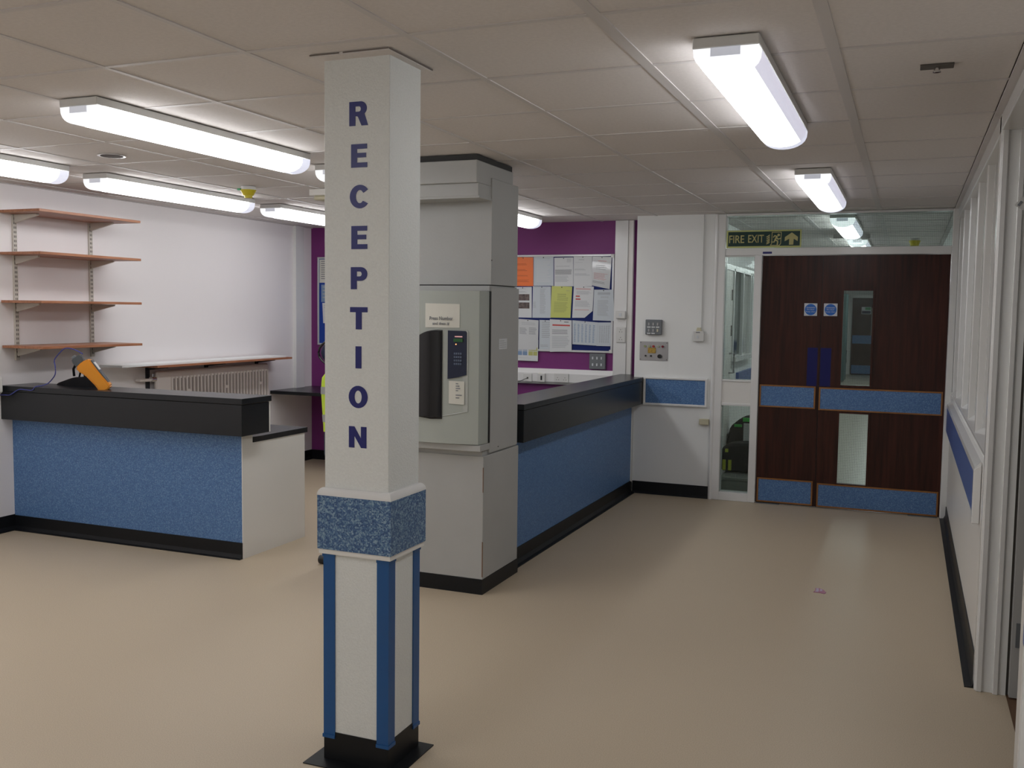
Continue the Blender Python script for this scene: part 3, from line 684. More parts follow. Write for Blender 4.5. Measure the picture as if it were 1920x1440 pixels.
# ------------------------------------------------------------------ chair and hi-vis jacket behind the column
ch = thing('office_chair', (-3.08, 5.22, 0), 'black office chair on castors mostly hidden behind the column', 'chair')
CX = -3.065
for k in range(5):
    a = math.radians(209+72*k); dx, dy = math.cos(a), math.sin(a)
    lg = B().tube([(-3.08, 5.22, .10), (-3.08+dx*.28, 5.22+dy*.28, .075)], .016, 8).done('leg', 'black', ch, True)
    B().cyl((-3.08+dx*.29, 5.22+dy*.29, .027), 'x', .027, .04, 14).done('castor', 'black', lg, True)
B().cyl((-3.08, 5.22, .26), 'z', .024, .36, 16).done('gas_column', 'black', ch, True)
B().box(CX-.21, CX+.21, 5.05, 5.49, .43, .51, bev=.035, seg=3).done('seat', 'chairblack', ch, True)
B().tube([(CX, 5.07, .45), (CX, 5.02, .50), (CX, 5.03, .75)], .02).done('back_stem', 'black', ch, True)
B().box(CX-.20, CX+.20, 4.99, 5.04, .60, 1.14, bev=.024, seg=3).done('backrest', 'chairblack', ch, True)
B().tube([(CX, 5.02, 1.10), (CX-.01, 5.02, 1.3)], .02).done('headrest_stem', 'black', ch, True)
hx = CX-.045
hr = B().sph((hx, 5.02, 1.325), (.198, .045, .10)).done('headrest', 'navyfab', ch, True)
B().tube([(hx+.194*math.cos(a*math.pi/12), 4.99, 1.325+.098*math.sin(a*math.pi/12)) for a in range(25)], .007, 6).done('piping', 'black', hr, True)
jk = thing('hi_vis_jacket', (CX, 5.0, .8), 'fluorescent yellow jacket with silver bands hung on the chair behind the column', 'jacket')
def jf(u_, v_):
    a = u_*2*math.pi; z = 1.23-.385*v_
    wx = .213+.008*math.sin(v_*5)+.006*math.sin(a*7+v_*3); wy = .055+.008*math.sin(a*5+1+v_*4)
    if v_ < .12: wx *= .75+2.1*v_
    return (CX+wx*math.copysign(abs(math.cos(a))**.6, math.cos(a)), 5.01+wy*math.copysign(abs(math.sin(a))**.8, math.sin(a)), z)
B().grid(jf, 40, 14).done('body', 'hivis', jk, True)
for z0_ in (1.075, .905):
    def bf(u_, v_, z0_=z0_):
        p = jf(u_, (1.23-(z0_+.045*v_))/.385); return (CX+(p[0]-CX)*1.012, 5.01+(p[1]-5.01)*1.06, p[2])
    B().grid(bf, 40, 1).done('reflective_band', 'reflect', jk, True)
B().box(CX-.20, CX+.20, 4.975, 5.05, .69, .85, bev=.02, seg=2).done('lining', 'greyfab', jk, True)

# ------------------------------------------------------------------ purple wall: noticeboards and papers
nb = thing('noticeboard', (-3.13, YP, 1.22), 'aluminium-framed navy noticeboard crowded with pinned papers right of the enclosure', 'noticeboard', 'noticeboards')
bx('felt', 'board', nb, -3.72, -2.535, YP-.012, YP-.001, 1.225, 2.115)
f_ = frame(-3.735, -2.527, YP-.020, YP-.001, 1.213, 2.125, .020, .003).done('frame', 'alu', nb)
for x in (-3.733, -2.559):
    for z in (1.215, 2.093): bx('corner_cap', 'plast', nb, x, x+.030, YP-.0225, YP-.0195, z, z+.030, bev=.004)
nb2 = thing('noticeboard', (-5.13, YP, 1.22), 'second noticeboard with blue felt showing left of the column', 'noticeboard', 'noticeboards')
bx('felt', 'boardblue', nb2, -5.715, -4.54, YP-.012, YP-.001, 1.225, 2.115)
frame(-5.735, -4.53, YP-.020, YP-.001, 1.213, 2.125, .018, .003).done('frame', 'alu', nb2)
def pq(P, s_, t_):      # bilinear point in a quad TL,TR,BR,BL
    a = [P[0][i]*(1-s_)+P[1][i]*s_ for i in (0, 1)]; b = [P[-1][i]*(1-s_)+P[-2][i]*s_ for i in (0, 1)]
    return (a[0]*(1-t_)+b[0]*t_, a[1]*(1-t_)+b[1]*t_)
def paper(pts, m, label, rows=(), layer=0, pins=((.5, .03),), curl=0):
    yy = YP-.0125-.0022*layer
    cx_, cz_ = sum(p[0] for p in pts)/len(pts), min(p[1] for p in pts)
    t = thing('paper', (cx_, yy, cz_), label, 'paper', 'papers on the noticeboards')
    B().prism(pts, 'y', yy-.0012, yy).done('sheet', m, t)
    Q = [pts[0], pts[1], pts[-2], pts[-1]] if len(pts) == 4 else [pts[0], pts[1], (pts[1][0], pts[-1][1]), pts[-1]]
    by = {}
    for (s0, s1, t0, t1, ink) in rows: by.setdefault(ink, []).append((s0, s1, t0, t1))
    for ink, L in by.items():
        b = B()
        for s0, s1, t0, t1 in L:
            P4 = [pq(Q, s0, t0), pq(Q, s1, t0), pq(Q, s1, t1), pq(Q, s0, t1)]
            b.prism(P4, 'y', yy-.0018, yy-.0011)
        b.done('print', ink, t, kind='stuff' if len(L) > 3 else None)
    for s_, t_ in pins:
        p = pq(Q, s_, t_); B().cyl((p[0], yy-.004, p[1]), 'y', .0045, .006, 8).done('pin', 'pin', t)
    return t
def para(t0, t1, n, s0=.1, s1=.9, ink='inkpale', jag=.25, th=.35):
    out = []; st = (t1-t0)/n
    for i in range(n): out.append((s0, s1-random.random()*jag*(s1-s0), t0+i*st, t0+i*st+st*th, ink))
    return out
paper([(-3.529, 2.104), (-3.326, 2.102), (-3.322, 1.83), (-3.525, 1.83)], 'orangepaper', 'bright orange sheet at the top left of the noticeboard', para(.22, .3, 2, .1, .7, 'inkorange')+para(.42, .5, 2, .1, .7, 'inkorange')+para(.62, .68, 2, .1, .8, 'inkorange')+para(.78, .88, 3, .1, .8, 'inkorange'), 0)
paper([(-3.321, 2.110), (-3.122, 2.104), (-3.117, 1.833), (-3.319, 1.833)], 'paper2', 'pale blue-grey sheet beside the orange sheet on the noticeboard', para(.05, .08, 1, .05, .95, 'inkpale')+para(.15, .9, 16, .15, .85, 'paper'), 0)
paper([(-3.115, 2.096), (-2.926, 2.098), (-2.921, 1.829), (-3.110, 1.829)], 'paper', 'white letter with dense paragraphs, middle of the top noticeboard row', para(.04, .18, 5, .66, .92)+para(.29, .33, 2, .1, .9)+para(.42, .60, 7, .05, .92, 'ink', .05, .5)+para(.64, .86, 6, .05, .8), 0)
paper([(-2.922, 2.108), (-2.741, 2.106), (-2.738, 1.830), (-2.919, 1.829)], 'paper', 'white sheet with a short bold heading, fourth in the top noticeboard row', para(.11, .14, 1, .28, .62, 'ink')+para(.20, .22, 1, .1, .6)+para(.42, .48, 2, .05, .7)+para(.58, .66, 2, .05, .9), 0)
paper([(-2.737, 2.104), (-2.553, 2.099), (-2.567, 1.803), (-2.740, 1.838)], 'paperglass', 'crinkled plastic-covered sheet at the top right of the noticeboard', para(.14, .17, 1, .3, .8, 'inkred')+para(.28, .46, 3, .2, .8, 'inkpale')+para(.55, .78, 7, .1, .85, 'inkred', .3, .2)+para(.82, .9, 3, .05, .8, 'ink'), 1)
paper([(-3.520, 1.820), (-3.337, 1.822), (-3.332, 1.530), (-3.516, 1.531)], 'paper', 'white sheet with two dark photographs on the noticeboard', para(.05, .08, 1, .2, .8)+para(.14, .2, 2, .1, .8)+[(.26, .87, .235, .44, 'photo'), (.26, .87, .505, .705, 'photo')], 0)
paper([(-3.325, 1.829), (-3.143, 1.827), (-3.140, 1.531), (-3.326, 1.530)], 'paper2', 'pale sheet with a centred list left of the yellow sheet', para(.03, .04, 1, .1, .95, 'ink')+para(.08, .88, 20, .4, .72, 'inkpale', .3)+para(.5, .7, 6, .02, .2), 0)
paper([(-3.134, 1.831), (-2.931, 1.825), (-2.943, 1.534), (-3.142, 1.534)], 'yellowpaper', 'yellow glossy sheet in the middle of the noticeboard', para(.13, .15, 1, .72, .92, 'ink')+para(.24, .48, 4, .3, .85, 'inkolive')+para(.5, .84, 10, .15, .85, 'inkolive'), 1)
paper([(-2.914, 1.833), (-2.719, 1.826), (-2.727, 1.601), (-2.804, 1.537), (-2.926, 1.535)], 'paper', 'white sheet with red heading and a folded-away lower corner', para(.07, .12, 2, .1, .9, 'inkred', .1)+para(.16, .27, 5, .15, .9)+[(.12, .32, .30, .34, 'inkred'), (.12, .36, .39, .43, 'inkred')]+para(.46, .66, 7, .1, .85)+para(.74, .77, 1, .1, .8, 'inkred'), 1)
fc = thing('paper_corner', (-2.80, YP-.02, 1.537), 'curled white lower corner of the red-headed sheet', 'paper'); bpy.data.objects.remove(fc)
paper([(-2.714, 1.798), (-2.530, 1.799), (-2.513, 1.510), (-2.721, 1.515)], 'paper2', 'white sheet overlapping the right frame of the noticeboard', para(.09, .18, 3, .2, .85, 'ink', .1)+para(.22, .28, 2, .35, .75)+para(.34, .86, 16, .2, .75), 4)
paper([(-3.482, 1.323), (-3.259, 1.320), (-3.261, 1.117), (-3.480, 1.119)], 'paper', 'sheet with blue and yellow table cells hanging below the noticeboard', [(.05, .26, .55, .74, 'cellblue'), (.29, .5, .55, .74, 'cellblue'), (.05, .26, .36, .52, 'cellblue'), (.29, .5, .36, .52, 'cellblue'), (.56, .76, .55, .74, 'cellyellow'), (.78, .97, .55, .74, 'cellyellow'), (.56, .97, .36, .52, 'cellyellow')]+para(.86, .88, 1, .1, .7), 4, pins=())
paper([(-3.476, 1.518), (-3.258, 1.506), (-3.260, 1.300), (-3.280, 1.224), (-3.472, 1.221)], 'paperglass', 'plastic-covered folded sheet at the lower left of the noticeboard', para(.10, .2, 2, .2, .9)+para(.28, .5, 6, .1, .45, 'ink', .2)+para(.26, .5, 6, .55, .92, 'ink', .2), 5)
paper([(-3.254, 1.510), (-3.133, 1.508), (-3.128, 1.217), (-3.253, 1.215)], 'paper2', 'narrow grey sheet in the bottom row left of the red-titled sheet', para(.06, .6, 9, .2, .95)+para(.8, .88, 2, .1, .9), 0)
paper([(-3.145, 1.518), (-2.927, 1.511), (-2.922, 1.224), (-3.139, 1.210)], 'paper', 'white sheet with a large red title, middle of the bottom row', [(.12, .92, .15, .195, 'inkred'), (.66, .86, .05, .08, 'ink')]+para(.32, .48, 3, .1, .9, 'ink', .15)+para(.52, .9, 9, .1, .9), 5)
cols = []
for k in range(6): cols += para(.14, .92, 14, .06+k*.15, .14+k*.15, 'cellblue', .3, .45)
paper([(-2.921, 1.512), (-2.671, 1.496), (-2.679, 1.280), (-2.917, 1.288)], 'paper2', 'wide blue-tinted timetable sheet at the lower right of the noticeboard', para(.04, .06, 1, .1, .5)+cols, 3)
cols = []
for k in range(5): cols += para(.14, .88, 14, .18+k*.15, .28+k*.15, 'inkpale', .3, .5)
paper([(-2.683, 1.495), (-2.540, 1.498), (-2.548, 1.278), (-2.683, 1.278)], 'paper2', 'grey timetable sheet tucked at the bottom right corner of the noticeboard', cols, 2, pins=())
paper([(-5.71, 2.10), (-5.52, 2.10), (-5.52, 1.86), (-5.71, 1.86)], 'paperc', 'cream printed sheet at the top of the left noticeboard', para(.06, .9, 9, .1, .9, 'ink', .1), 0)
paper([(-5.69, 1.84), (-5.50, 1.84), (-5.50, 1.66), (-5.69, 1.66)], 'cellblue', 'blue-green card in the middle of the left noticeboard', para(.1, .9, 4, .1, .9, 'inkpale', .1), 0)
paper([(-5.675, 1.65), (-5.48, 1.65), (-5.48, 1.44), (-5.665, 1.44)], 'paper', 'plain white sheet at the bottom of the left noticeboard', para(.1, .3, 2, .1, .9), 1)

# dado trunking and accessories
tk = B().prism([(YP-.001, 1.050), (YP-.03, 1.050), (YP-.062, 1.008), (YP-.062, .930), (YP-.045, .905), (YP-.001, .905)], 'x', -4.9, -2.512).done('trunking', 'gloss', None, label='white dado trunking running along the purple wall behind the right counter', cat='trunking')
yt = YP-.062
o = thing('data_outlet', (-3.345, yt, .92), 'single white outlet with a black cable on the dado trunking', 'socket')
bx('plate', 'plast', o, -3.388, -3.300, yt-.010, yt, .922, 1.0, bev=.003); bx('port', 'slot', o, -3.352, -3.336, yt-.0108, yt-.009, .95, .966)
B().tube(smooth_path([(-3.345, yt-.011, .958), (-3.36, yt-.03, .95), (-3.41, yt-.045, .925), (-3.47, yt-.05, .905), (-3.55, yt-.05, .84), (-3.6, yt-.05, .79)]), .003, 6).done('black_cable', 'blackcord', None, True, label='black cable dropping from the outlet on the dado trunking', cat='cable')
o = thing('fused_outlet', (-3.2, yt, .92), 'square white outlet with a dark slot on the dado trunking', 'socket')
bx('box', 'plast', o, -3.240, -3.162, yt-.026, yt, .922, 1.008, bev=.006); bx('slot', 'black', o, -3.207, -3.190, yt-.027, yt-.025, .943, .985); bx('sticker', 'signglow', o, -3.230, -3.205, yt-.020, yt-.004, 1.0075, 1.0087)
def dsock(x0, x1, z0, z1, y, label, vert=False):
    o = thing('double_socket', ((x0+x1)/2, y, z0), label, 'socket')
    bx('plate', 'plast', o, x0, x1, y-.010, y, z0, z1, bev=.003)
    q = B(); cx, cz = (x0+x1)/2, (z0+z1)/2
    for s_ in (-1, 1):
        a, b2 = (cx, cz+s_*(z1-z0)*.25) if vert else (cx+s_*(x1-x0)*.25, cz-.01)
        for dx, dz in ((0, .012), (-.011, -.008), (.011, -.008)): q.box(a+dx-.003, a+dx+.003, y-.0106, y-.0095, b2+dz-.003, b2+dz+.003)
    q.done('pin_holes', 'slot', o)
    for s_ in (-1, 1): bx('rocker', 'plast', o, cx+s_*.012-.005, cx+s_*.012+.005, y-.013, y-.009, z1-.026, z1-.012)
dsock(-3.078, -2.932, .927, 1.012, yt, 'white double socket on the dado trunking nearest the counter')
bx('wall_duct', 'gloss', None, -2.512, -2.392, YP-.05, YP-.001, .80, H, label='white vertical duct between the purple wall and the far white wall', cat='duct')
bx('wall_batten', 'satin', None, -2.391, -2.345, YP-.04, YP-.001, .80, H, label='narrow white batten right of the vertical duct', cat='duct')
o = thing('light_switch', (-2.44, YP-.05, 1.535), 'small white switch high on the vertical duct beside the noticeboard', 'switch')
bx('plate', 'plast', o, -2.487, -2.395, YP-.085, YP-.05, 1.535, 1.603, bev=.004); bx('rocker', 'signwhite', o, -2.452, -2.43, YP-.089, YP-.084, 1.555, 1.585)
dsock(-2.484, -2.397, 1.315, 1.457, YP-.05, 'white vertical double socket on the duct beside the noticeboard', True)
def grid_switch(name, x0, x1, z0, z1, y, label, last=True, tags=True):
    o = thing(name, ((x0+x1)/2, y, z0), label, 'switch')
    bx('plate', 'metalgrey', o, x0, x1, y-.035, y-.001, z0, z1, bev=.004)
    for r_ in range(2):
        for k in range(3):
            cx, cz = x0+(x1-x0)*(.22+.27*k), z0+(z1-z0)*(.70-.42*r_)
            sw = bx('rocker', 'cream' if (tags and r_ == 1 and k == 2) else ('steel' if tags else 'signwhite'), o, cx-.0065, cx+.0065, y-.040, y-.034, cz-.011, cz+.013, bev=.001)
            if tags and not (r_ == 1 and k == 2): bx('tag', 'paper', o, cx-.015, cx+.015, y-.0365, y-.0348, cz-.031, cz-.020)
grid_switch('six_way_switch', -2.745, -2.590, 1.062, 1.207, YP, 'grey metal six-way switch plate low on the purple wall', tags=False)
grid_switch('six_way_switch', -2.122, -1.979, 1.402, 1.532, YD, 'grey metal six-way switch plate with white tags on the far white wall')
o = thing('alarm_panel', (-2.05, YD, 1.175), 'brushed steel panel with indicator lamps, knob and tan tags below the six-way switch', 'panel')
bx('plate', 'steel', o, -2.176, -1.925, YD-.004, YD-.0005, 1.176, 1.341, bev=.001)
for x, m2 in ((-2.127, 'chrome'), (-2.089, 'chrome'), (-2.052, 'red'), (-2.008, 'chrome'), (-1.971, 'knobred')):
    B().cyl((x, YD-.010, 1.300), 'y', .010, .014, 14).done('lamp', m2, o, True)
for x in (-2.121, -2.073): B().cyl((x, YD-.008, 1.216), 'y', .008, .01, 12).done('key_switch', 'black', o, True)
B().cyl((-1.995, YD-.015, 1.215), 'y', .017, .024, 18).done('knob', 'black', o, True)
for x, w_ in ((-2.102, .035), (-2.066, .034)): bx('tag', 'tag', o, x, x+w_, YD-.008, YD-.006, 1.240, 1.288)
for x in (-2.166, -1.936):
    for z in (1.186, 1.331): B().cyl((x, YD-.005, z), 'y', .004, .003, 8).done('screw', 'slot', o)
o = thing('isolator_switch', (-1.655, YD, 1.35), 'white square switch below a cream stub of trunking on the far wall', 'switch')
bx('box', 'plast', o, -1.702, -1.612, YD-.035, YD-.0005, 1.352, 1.440, bev=.004); bx('rocker', 'signwhite', o, -1.672, -1.656, YD-.040, YD-.034, 1.377, 1.401)
bx('marking', 'ink', o, -1.680, -1.645, YD-.0357, YD-.0347, 1.425, 1.434)
B().prism([(-1.680, 1.440), (-1.637, 1.440), (-1.645, 1.470), (-1.672, 1.470)], 'y', YD-.03, YD-.0005).done('stub', 'cream', o)
bx('conduit', 'wall', None, -1.672, -1.640, YD-.018, YD-.0003, 1.47, H, label='thin painted conduit rising from the square switch to the ceiling', cat='conduit')
bx('low_socket', 'cream', None, -1.634, -1.552, YD-.03, YD-.0005, .640, .690, bev=.004, label='cream outlet box low on the far wall beside the door frame', cat='socket')
wp = thing('wall_panel', (-1.85, YD, .8), 'blue flaked rub panel in a white frame on the far wall', 'panel')
bx('panel', 'flake_wall', wp, -2.112, -1.592, YD-.012, YD-.0005, .803, 1.016)
frame(-2.135, -1.572, YD-.022, YD-.0004, .786, 1.036, .021, .005).done('frame', 'gloss', wp)

# ------------------------------------------------------------------ double doors
def leaf(n, x0, x1, panes=()):
    d = thing('door_%d' % n, ((x0+x1)/2, YD, 0), None, None); d['kind'] = 'structure'
    ya, yb = YD+.012, YD+.056; b = B()
    if not panes: b.box(x0, x1, ya, yb, .006, 2.074)
    else:
        px0, px1 = panes[0][0], panes[0][1]
        b.box(x0, px0, ya, yb, .006, 2.074); b.box(px1, x1, ya, yb, .006, 2.074)
        zz = [.006]+[z for p in sorted(panes, key=lambda p: p[2]) for z in (p[2], p[3])]+[2.074]
        for i in range(0, len(zz), 2): b.box(px0, px1, ya, yb, zz[i], zz[i+1])
    b.done('leaf', 'mahog', d)
    for (a, b2, z0, z1) in panes:
        bx('vision_pane', 'wired', d, a, b2, YD+.03, YD+.036, z0, z1)
        frame(a-.014, b2+.014, YD+.003, YD+.013, z0-.014, z1+.014, .015).done('glazing_bead', 'mahog', d)
    return d
def kick(d, x0, x1, z0, z1):
    k2 = bx('kick_panel', 'flake_wall', d, x0+.012, x1-.012, YD+.004, YD+.012, z0+.010, z1-.010)
    frame(x0, x1, YD+.001, YD+.012, z0, z1, .011).done('lipping', 'lip', k2)
d1 = leaf(1, -1.147, -.669)
kick(d1, -1.138, -.690, .818, 1.004); kick(d1, -1.136, -.686, .014, .218)
d2 = leaf(2, -.664, .281, [(-.499, -.275, 1.024, 1.790), (-.499, -.275, .215, .794)])
kick(d2, -.662, .268, .812, 1.000); kick(d2, -.652, .268, .010, .206)
bx('meeting_strip', 'black', d1, -.671, -.662, YD+.02, YD+.05, .006, 2.074)
bx('push_plate', 'pushblue', d1, -.764, -.684, YD+.0095, YD+.0125, 1.008, 1.322)
bx('push_plate', 'pushblue', d2, -.661, -.578, YD+.0095, YD+.0125, 1.008, 1.322)
bx('floor_spring', 'metalgrey', d1, -1.14, -.95, YD-.02, YD+.03, .0, .006)
bx('floor_spring', 'metalgrey', d2, .05, .26, YD-.02, YD+.03, .0, .006)
for (x0, x1, d, side) in ((-.802, -.700, d1, 'left'), (-.648, -.543, d2, 'right')):
    o = thing('door_sign', ((x0+x1)/2, YD+.011, 1.583), 'round blue automatic fire door sign on the %s leaf of the double doors' % side, 'sign', 'fire door signs')
    cx, cz = (x0+x1)/2, 1.634
    bx('plate', 'signwhite', o, x0, x1, YD+.0085, YD+.0118, 1.583, 1.685, bev=.0008)
    B().cyl((cx, YD+.0080, cz), 'y', .046, .0012, 32).done('disc', 'disc', o)
    text('Automatic', 'lettering', 'signwhite', o, (cx, YD+.0073, cz+.018), .068, .013)
    text('fire door', 'lettering', 'signwhite', o, (cx, YD+.0073, cz+.002), .060, .012)
    text('Keep clear', 'lettering', 'signwhite', o, (cx, YD+.0073, cz-.018), .072, .013)
    for a in (x0+.009, x1-.009):
        for z in (1.592, 1.676): B().cyl((a, YD+.0080, z), 'y', .0028, .0015, 8).done('screw', 'steel', o)
bx('maker_label', 'letter', None, -1.145, -1.071, YD-.0225, YD-.0203, 2.090, 2.107, label='tiny dark blue label above the left door leaf', cat='label')
# fire exit sign
o = thing('fire_exit_sign', (-1.142, YD-.03, 2.136), 'dark green FIRE EXIT sign with running figure and arrow above the doors', 'sign')
SY = YD-.030
bx('plate', 'signglow', o, -1.444, -.840, SY, SY+.004, 2.140, 2.284)
bx('field', 'signgreen', o, -1.431, -.852, SY-.0012, SY+.0005, 2.153, 2.272)
def sp(u_, v_): return (-1.431+(u_-180)/(1725-180)*.579, 2.272-(v_-160-(1725-u_)/1545*26+14)/(330)*.119)   # sign artwork coordinates
def art(L, name, m='signcream'):
    P = [[sp(*p) for p in l] for l in L]; 
    xs_ = [p[0] for l in P for p in l]; zs_ = [p[1] for l in P for p in l]
    loops(P, name, m, o, ((min(xs_)+max(xs_))/2, SY-.0013, (min(zs_)+max(zs_))/2), max(xs_)-min(xs_), max(zs_)-min(zs_), depth=.0008)
text('FIRE', 'lettering', 'signcream', o, (-1.360, SY-.0013, 2.212), .124, .064, bold=.012)
text('EXIT', 'lettering', 'signcream', o, (-1.202, SY-.0013, 2.214), .128, .064, bold=.012)
art([[(1555, 180), (1685, 280), (1680, 375), (1598, 322), (1590, 455), (1500, 458), (1502, 322), (1405, 380), (1410, 285)]], 'arrow')
art([[(1128, 170), (1338, 168), (1330, 430), (1300, 478), (1090, 478), (1125, 430)], [(1142, 184), (1324, 182), (1317, 425), (1292, 462), (1120, 464), (1138, 430)]], 'doorway_outline')
B().cyl((*[sp(1275, 238)[0]], SY-.0017, sp(1275, 238)[1]), 'y', .0105, .0008, 16).done('figure_head', 'signcream', o)
art([[(1190, 238), (1258, 262), (1250, 295), (1275, 318), (1320, 300), (1318, 325), (1262, 345), (1235, 320), (1222, 345), (1268, 365), (1272, 405), (1262, 460), (1238, 462), (1245, 385), (1208, 368), (1190, 408), (1120, 405), (1118, 388), (1172, 386), (1185, 345), (1215, 278), (1198, 262), (1170, 300), (1152, 290)]], 'running_figure')
for k, (a, b2) in enumerate(((250, 0), (292, 8), (335, 6), (372, 10), (408, 4))):
    art([[(1005+b2, a+35), (1040, a+8), (1085, a-22), (1092, a-6), (1060, a+24), (1020, a+42)]], 'flame')

# ------------------------------------------------------------------ ceiling-mounted items
o = thing('smoke_detector', (-4.27, 5.59, H), 'yellow-capped smoke detector on the ceiling left of the column', 'detector')
B().cyl((-4.27, 5.59, H-.012), 'z', .052, .024, 24, .05).done('base', 'plast', o, True)
B().cyl((-4.27, 5.59, H-.042), 'z', .034, .038, 24, .056).done('dust_cap', 'yellow', o, True)
B().cyl((-4.27, 5.59, H-.068), 'z', .026, .022, 24, .030).done('cap_nose', 'yellow', o, True)
bx('tab', 'green', o, -4.325, -4.30, 5.54, 5.56, H-.028, H-.015)
o = thing('ceiling_vent', (-4.145, 4.22, H), 'round recessed dark vent with a metal rim in the ceiling', 'vent')
B().cyl((-4.145, 4.22, H-.001), 'z', .075, .006, 32).done('rim', 'chrome', o, True)
B().cyl((-4.145, 4.22, H-.0035), 'z', .060, .004, 32).done('opening', 'slot', o)
o = thing('ceiling_sensor', (-3.86, 5.9, H), 'small cream box on the ceiling just left of the column', 'sensor')
bx('box', 'satin', o, -3.93, -3.78, 5.82, 5.98, H-.045, H, bev=.004); bx('lens', 'cream', o, -3.91, -3.80, 5.84, 5.96, H-.075, H-.045, bev=.01)
o = thing('sensor_plate', (.052, 3.6, H), 'dark metal plate with a small lens set in the ceiling by the right wall', 'sensor')
bx('plate', 'slot', o, .0, .104, 3.572, 3.632, H-.003, H+.003, bev=.001)
B().cyl((.052, 3.60, H-.012), 'z', .010, .018, 14).done('lens', 'chrome', o, True); B().cyl((.052, 3.60, H-.018), 'z', .013, .004, 14).done('deflector', 'chrome', o, True)

# ------------------------------------------------------------------ right-hand doorway
dw = thing('trim_doorway', (.4, 4.0, 0), None, None); dw['kind'] = 'structure'
bx('architrave', 'gloss', dw, XR-.012, XR+.024, 4.482, 4.560, 0, 2.42, bev=.004)
bx('architrave_mould', 'gloss', dw, XR-.006, XR+.018, 4.474, 4.484, 0, 2.36, bev=.003)
bx('jamb', 'wall', dw, XR+.02, XR+.075, 4.486, 4.54, 0, 2.36)
bx('door_stop', 'gloss', dw, XR+.058, XR+.078, 4.466, 4.50, 0, 2.36, bev=.002)
bx('jamb_edge', 'wall', dw, XR+.078, XR+.108, 4.478, 4.54, 0, 2.36)
bx('jamb_gap', 'slot', dw, XR+.108, XR+.118, 4.490, 4.54, 0, 2.36)
bx('head_architrave', 'gloss', dw, XR-.012, XR+.11, 3.30, 4.482, 2.352, 2.42, bev=.004)
bx('near_jamb', 'gloss', dw, .366, .47, 3.30, 3.40, 0, 2.36, bev=.003)
bx('wall_right_near', 'wall', None, .37, .48, -3, 3.30, 0, H+.03, **ST)
bx('crash_rail_near', 'railblue', None, .360, .371, 1.0, 3.27, .60, .78, label='blue crash rail on the wall at the right edge of the photo', cat='rail', group='blue crash rails')
dl = thing('door_3', (.9, 4.46, 0), None, None); dl['kind'] = 'structure'
bx('leaf', 'grey', dl, .448, 1.25, 4.445, 4.487, .006, 2.345)
bx('kick_plate', 'metalgrey', dl, .462, .60, 4.440, 4.445, .222, .325)
bx('wall_side_room', 'wall', None, 3.3, 3.4, -3, 5.6, 0, H+.1, **ST)
bx('wall_side_room_far', 'wall', None, XR+.11, 3.4, 5.5, 5.6, 0, H+.1, **ST)
o = thing('hanging_label', (.40, 4.45, 2.03), 'small tilted white label on the door frame at the right edge', 'label')
R_ = Matrix.Rotation(math.radians(35), 3, 'Y')
B().box(.386, .424, 4.456, 4.460, 2.030, 2.075, rot=R_).done('card', 'plast', o); B().box(.392, .402, 4.4545, 4.4565, 2.040, 2.062, rot=R_).done('mark', 'ink', o)

# ------------------------------------------------------------------ scrap on the floor
o = thing('paper_scrap', (-.415, 5.77, 0), 'tiny pink and lilac printed scrap lying on the corridor floor', 'litter')
B().prism([(-.445, 5.815), (-.425, 5.822), (-.40, 5.80), (-.378, 5.745), (-.385, 5.715), (-.415, 5.725), (-.448, 5.725), (-.440, 5.77)], 'z', .0005, .0025).done('sheet', 'scrap', o)
B().prism([(-.440, 5.81), (-.426, 5.815), (-.420, 5.76), (-.425, 5.735), (-.440, 5.735), (-.435, 5.77)], 'z', .0026, .0032).done('print', 'scrapwhite', o)
B().prism([(-.415, 5.805), (-.404, 5.795), (-.402, 5.76), (-.415, 5.755)], 'z', .0026, .0032).done('print', 'scrapwhite', o)

# ------------------------------------------------------------------ corridor beyond the doors
bx('baseboard_corridor', 'rubber', None, -1.6, -1.588, YD+.14, 27.4, 0, .10, **ST)
bx('baseboard_corridor_right', 'rubber', None, XR-.012, XR, YD+.14, 27.4, 0, .10, **ST)
d4 = thing('door_4', (-1.59, 9.2, 0), None, None); d4['kind'] = 'structure'
bx('leaf', 'satin', d4, -1.6, -1.575, 8.72, 9.44, .01, 2.0); hd = B()
hd.tube([(-1.575, 9.33, 1.03), (-1.53, 9.33, 1.03), (-1.53, 9.33, 1.215), (-1.575, 9.33, 1.215)], .010, 8); hd.done('pull_handle', 'steel', d4, True)
for z in (1.38, 1.72): bx('hinge', 'slot', d4, -1.574, -1.568, 9.38, 9.40, z, z+.1)
w1 = thing('window_1', (-1.6, 10.1, 1.18), None, None); w1['kind'] = 'structure'
bx('dark_pane', 'darkglass', w1, -1.6, -1.59, 9.50, 10.0, 1.19, 1.99)
bx('pale_pane', 'obscure', w1, -1.6, -1.592, 10.05, 10.5, 1.19, 1.99)
for yy in (9.46, 10.0, 10.5, 10.62): bx('window_frame', 'gloss', w1, -1.6, -1.565, yy, yy+.05, 1.15, 2.02)
bx('window_sill', 'gloss', w1, -1.6, -1.53, 9.44, 10.7, 1.13, 1.175); bx('window_head', 'gloss', w1, -1.6, -1.565, 8.7, 10.9, 2.0, 2.05)
bx('corridor_rail', 'railblue', None, -1.6, -1.57, 9.9, 27, .80, 1.0, label='blue rail on the corridor wall behind the side glazing', cat='rail', group='blue crash rails')
bx('corridor_rail', 'railblue', None, XR-.03, XR, 8.6, 27, .80, 1.0, label='blue rail on the right wall of the corridor beyond the doors', cat='rail', group='blue crash rails')
YF = 27.6
bx('wall_corridor_end', 'wall', None, -1.8, .6, YF+.1, YF+.2, 0, H+.1, **ST)
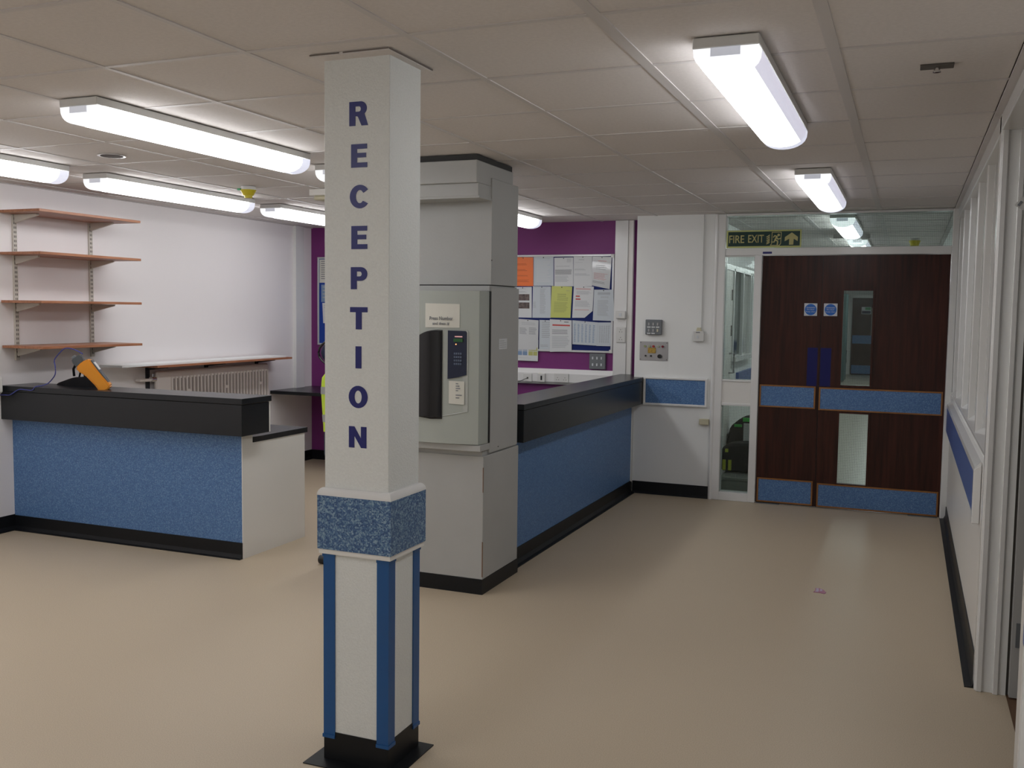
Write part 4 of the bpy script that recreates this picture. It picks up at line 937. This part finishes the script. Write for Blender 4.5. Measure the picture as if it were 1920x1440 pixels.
for n_, (x0, x1) in ((5, (-1.42, -.62)), (6, (-.61, .20))):
    d = thing('door_%d' % n_, ((x0+x1)/2, YF, 0), None, None); d['kind'] = 'structure'
    bx('leaf', 'mahog', d, x0, x1, YF, YF+.05, .01, 2.06)
    for z0, z1 in ((.84, 1.06), (.03, .26)): bx('kick_panel', 'flake_wall', d, x0+.02, x1-.02, YF-.01, YF, z0, z1)
    if n_ == 5: bx('vision_pane', 'obscure', d, -.93, -.86, YF-.01, YF, 1.05, 1.8)
bx('trim_2', 'gloss', None, -1.5, .3, YF-.02, YF+.08, 2.06, 2.14, **ST)
o = thing('fire_door_sign', (-1.08, YF, 1.62), 'small green and blue fire sign on the far corridor door', 'sign')
bx('plate', 'signwhite', o, -1.19, -.95, YF-.014, YF-.001, 1.63, 1.82); bx('green_half', 'green', o, -1.10, -.96, YF-.018, YF-.013, 1.74, 1.81); bx('blue_half', 'navyfab', o, -1.18, -.96, YF-.018, YF-.013, 1.64, 1.715)
bx('open_door_leaf', 'teal', None, -1.52, -1.40, 24.4, 25.2, .03, 2.1, label='teal open door edge on the left of the far corridor', cat='door')
bx('white_door_edge', 'gloss', None, -1.56, -1.50, 23.6, 24.3, .05, 2.1, label='white upright edge beside the teal door in the far corridor', cat='door')
o = thing('fire_extinguisher', (-1.38, 26, .3), 'red fire extinguisher on the wall of the far corridor', 'extinguisher')
B().cyl((-1.515, 26, .52), 'z', .075, .42, 16).done('cylinder', 'red', o, True); B().cyl((-1.515, 26, .76), 'z', .025, .08, 10).done('valve', 'black', o, True); B().tube([(-1.515, 25.95, .78), (-1.44, 25.92, .7), (-1.44, 25.92, .4)], .012).done('hose', 'black', o, True)
bx('corridor_sign', 'tee', None, -.76, -.40, 10.6, 10.62, H-.045, H-.001, label='dark hanging sign edge between the two corridor ceiling lights', cat='sign')
o = thing('smoke_detector', (.02, 11.4, H), 'yellow-capped detector on the corridor ceiling behind the glass', 'detector')
B().cyl((.02, 11.4, H-.012), 'z', .052, .024, 20, .05).done('base', 'plast', o, True); B().cyl((.02, 11.4, H-.05), 'z', .042, .055, 20, .06).done('dust_cap', 'yellow', o, True)
# bags and tubs behind the side glazing
g_ = thing('kit_bag', (-1.46, 9.45, 0), 'tall black bag with green trim behind the side glazing', 'bag')
B().prism([(-1.58, .05), (-1.585, .33), (-1.54, .52), (-1.45, .60), (-1.30, .63), (-1.25, .05)], 'y', 9.30, 9.60, .02).done('body', 'bag', g_, True)
bx('green_trim', 'bagtrim_green', g_, -1.50, -1.43, 9.284, 9.300, .520, .545); bx('green_trim', 'bagtrim_green', g_, -1.42, -1.36, 9.284, 9.300, .575, .61)
bx('white_panel', 'paper', g_, -1.41, -1.28, 9.27, 9.286, .30, .56)
g_ = thing('kit_bag', (-1.40, 8.95, 0), 'low black bag with yellow stripes behind the side glazing', 'bag')
B().prism([(-1.545, .16), (-1.545, .36), (-1.50, .40), (-1.38, .42), (-1.20, .42), (-1.18, .16)], 'y', 8.86, 9.10, .02).done('body', 'bag', g_, True)
for x in (-1.525, -1.475): bx('yellow_stripe', 'bagtrim_yellow', g_, x, x+.028, 8.848, 8.860, .17, .265)
bx('yellow_patch', 'bagtrim_yellow', g_, -1.505, -1.478, 8.848, 8.860, .335, .365)
g_ = thing('storage_tub', (-1.38, 8.8, 0), 'grey lidded plastic tub on the floor behind the side glazing', 'tub')
B().box(-1.50, -1.20, 8.64, 8.95, 0, .115, bev=.01).done('tub_body', 'tub', g_); bx('lid', 'tub', g_, -1.515, -1.185, 8.62, 8.97, .115, .145, bev=.006)
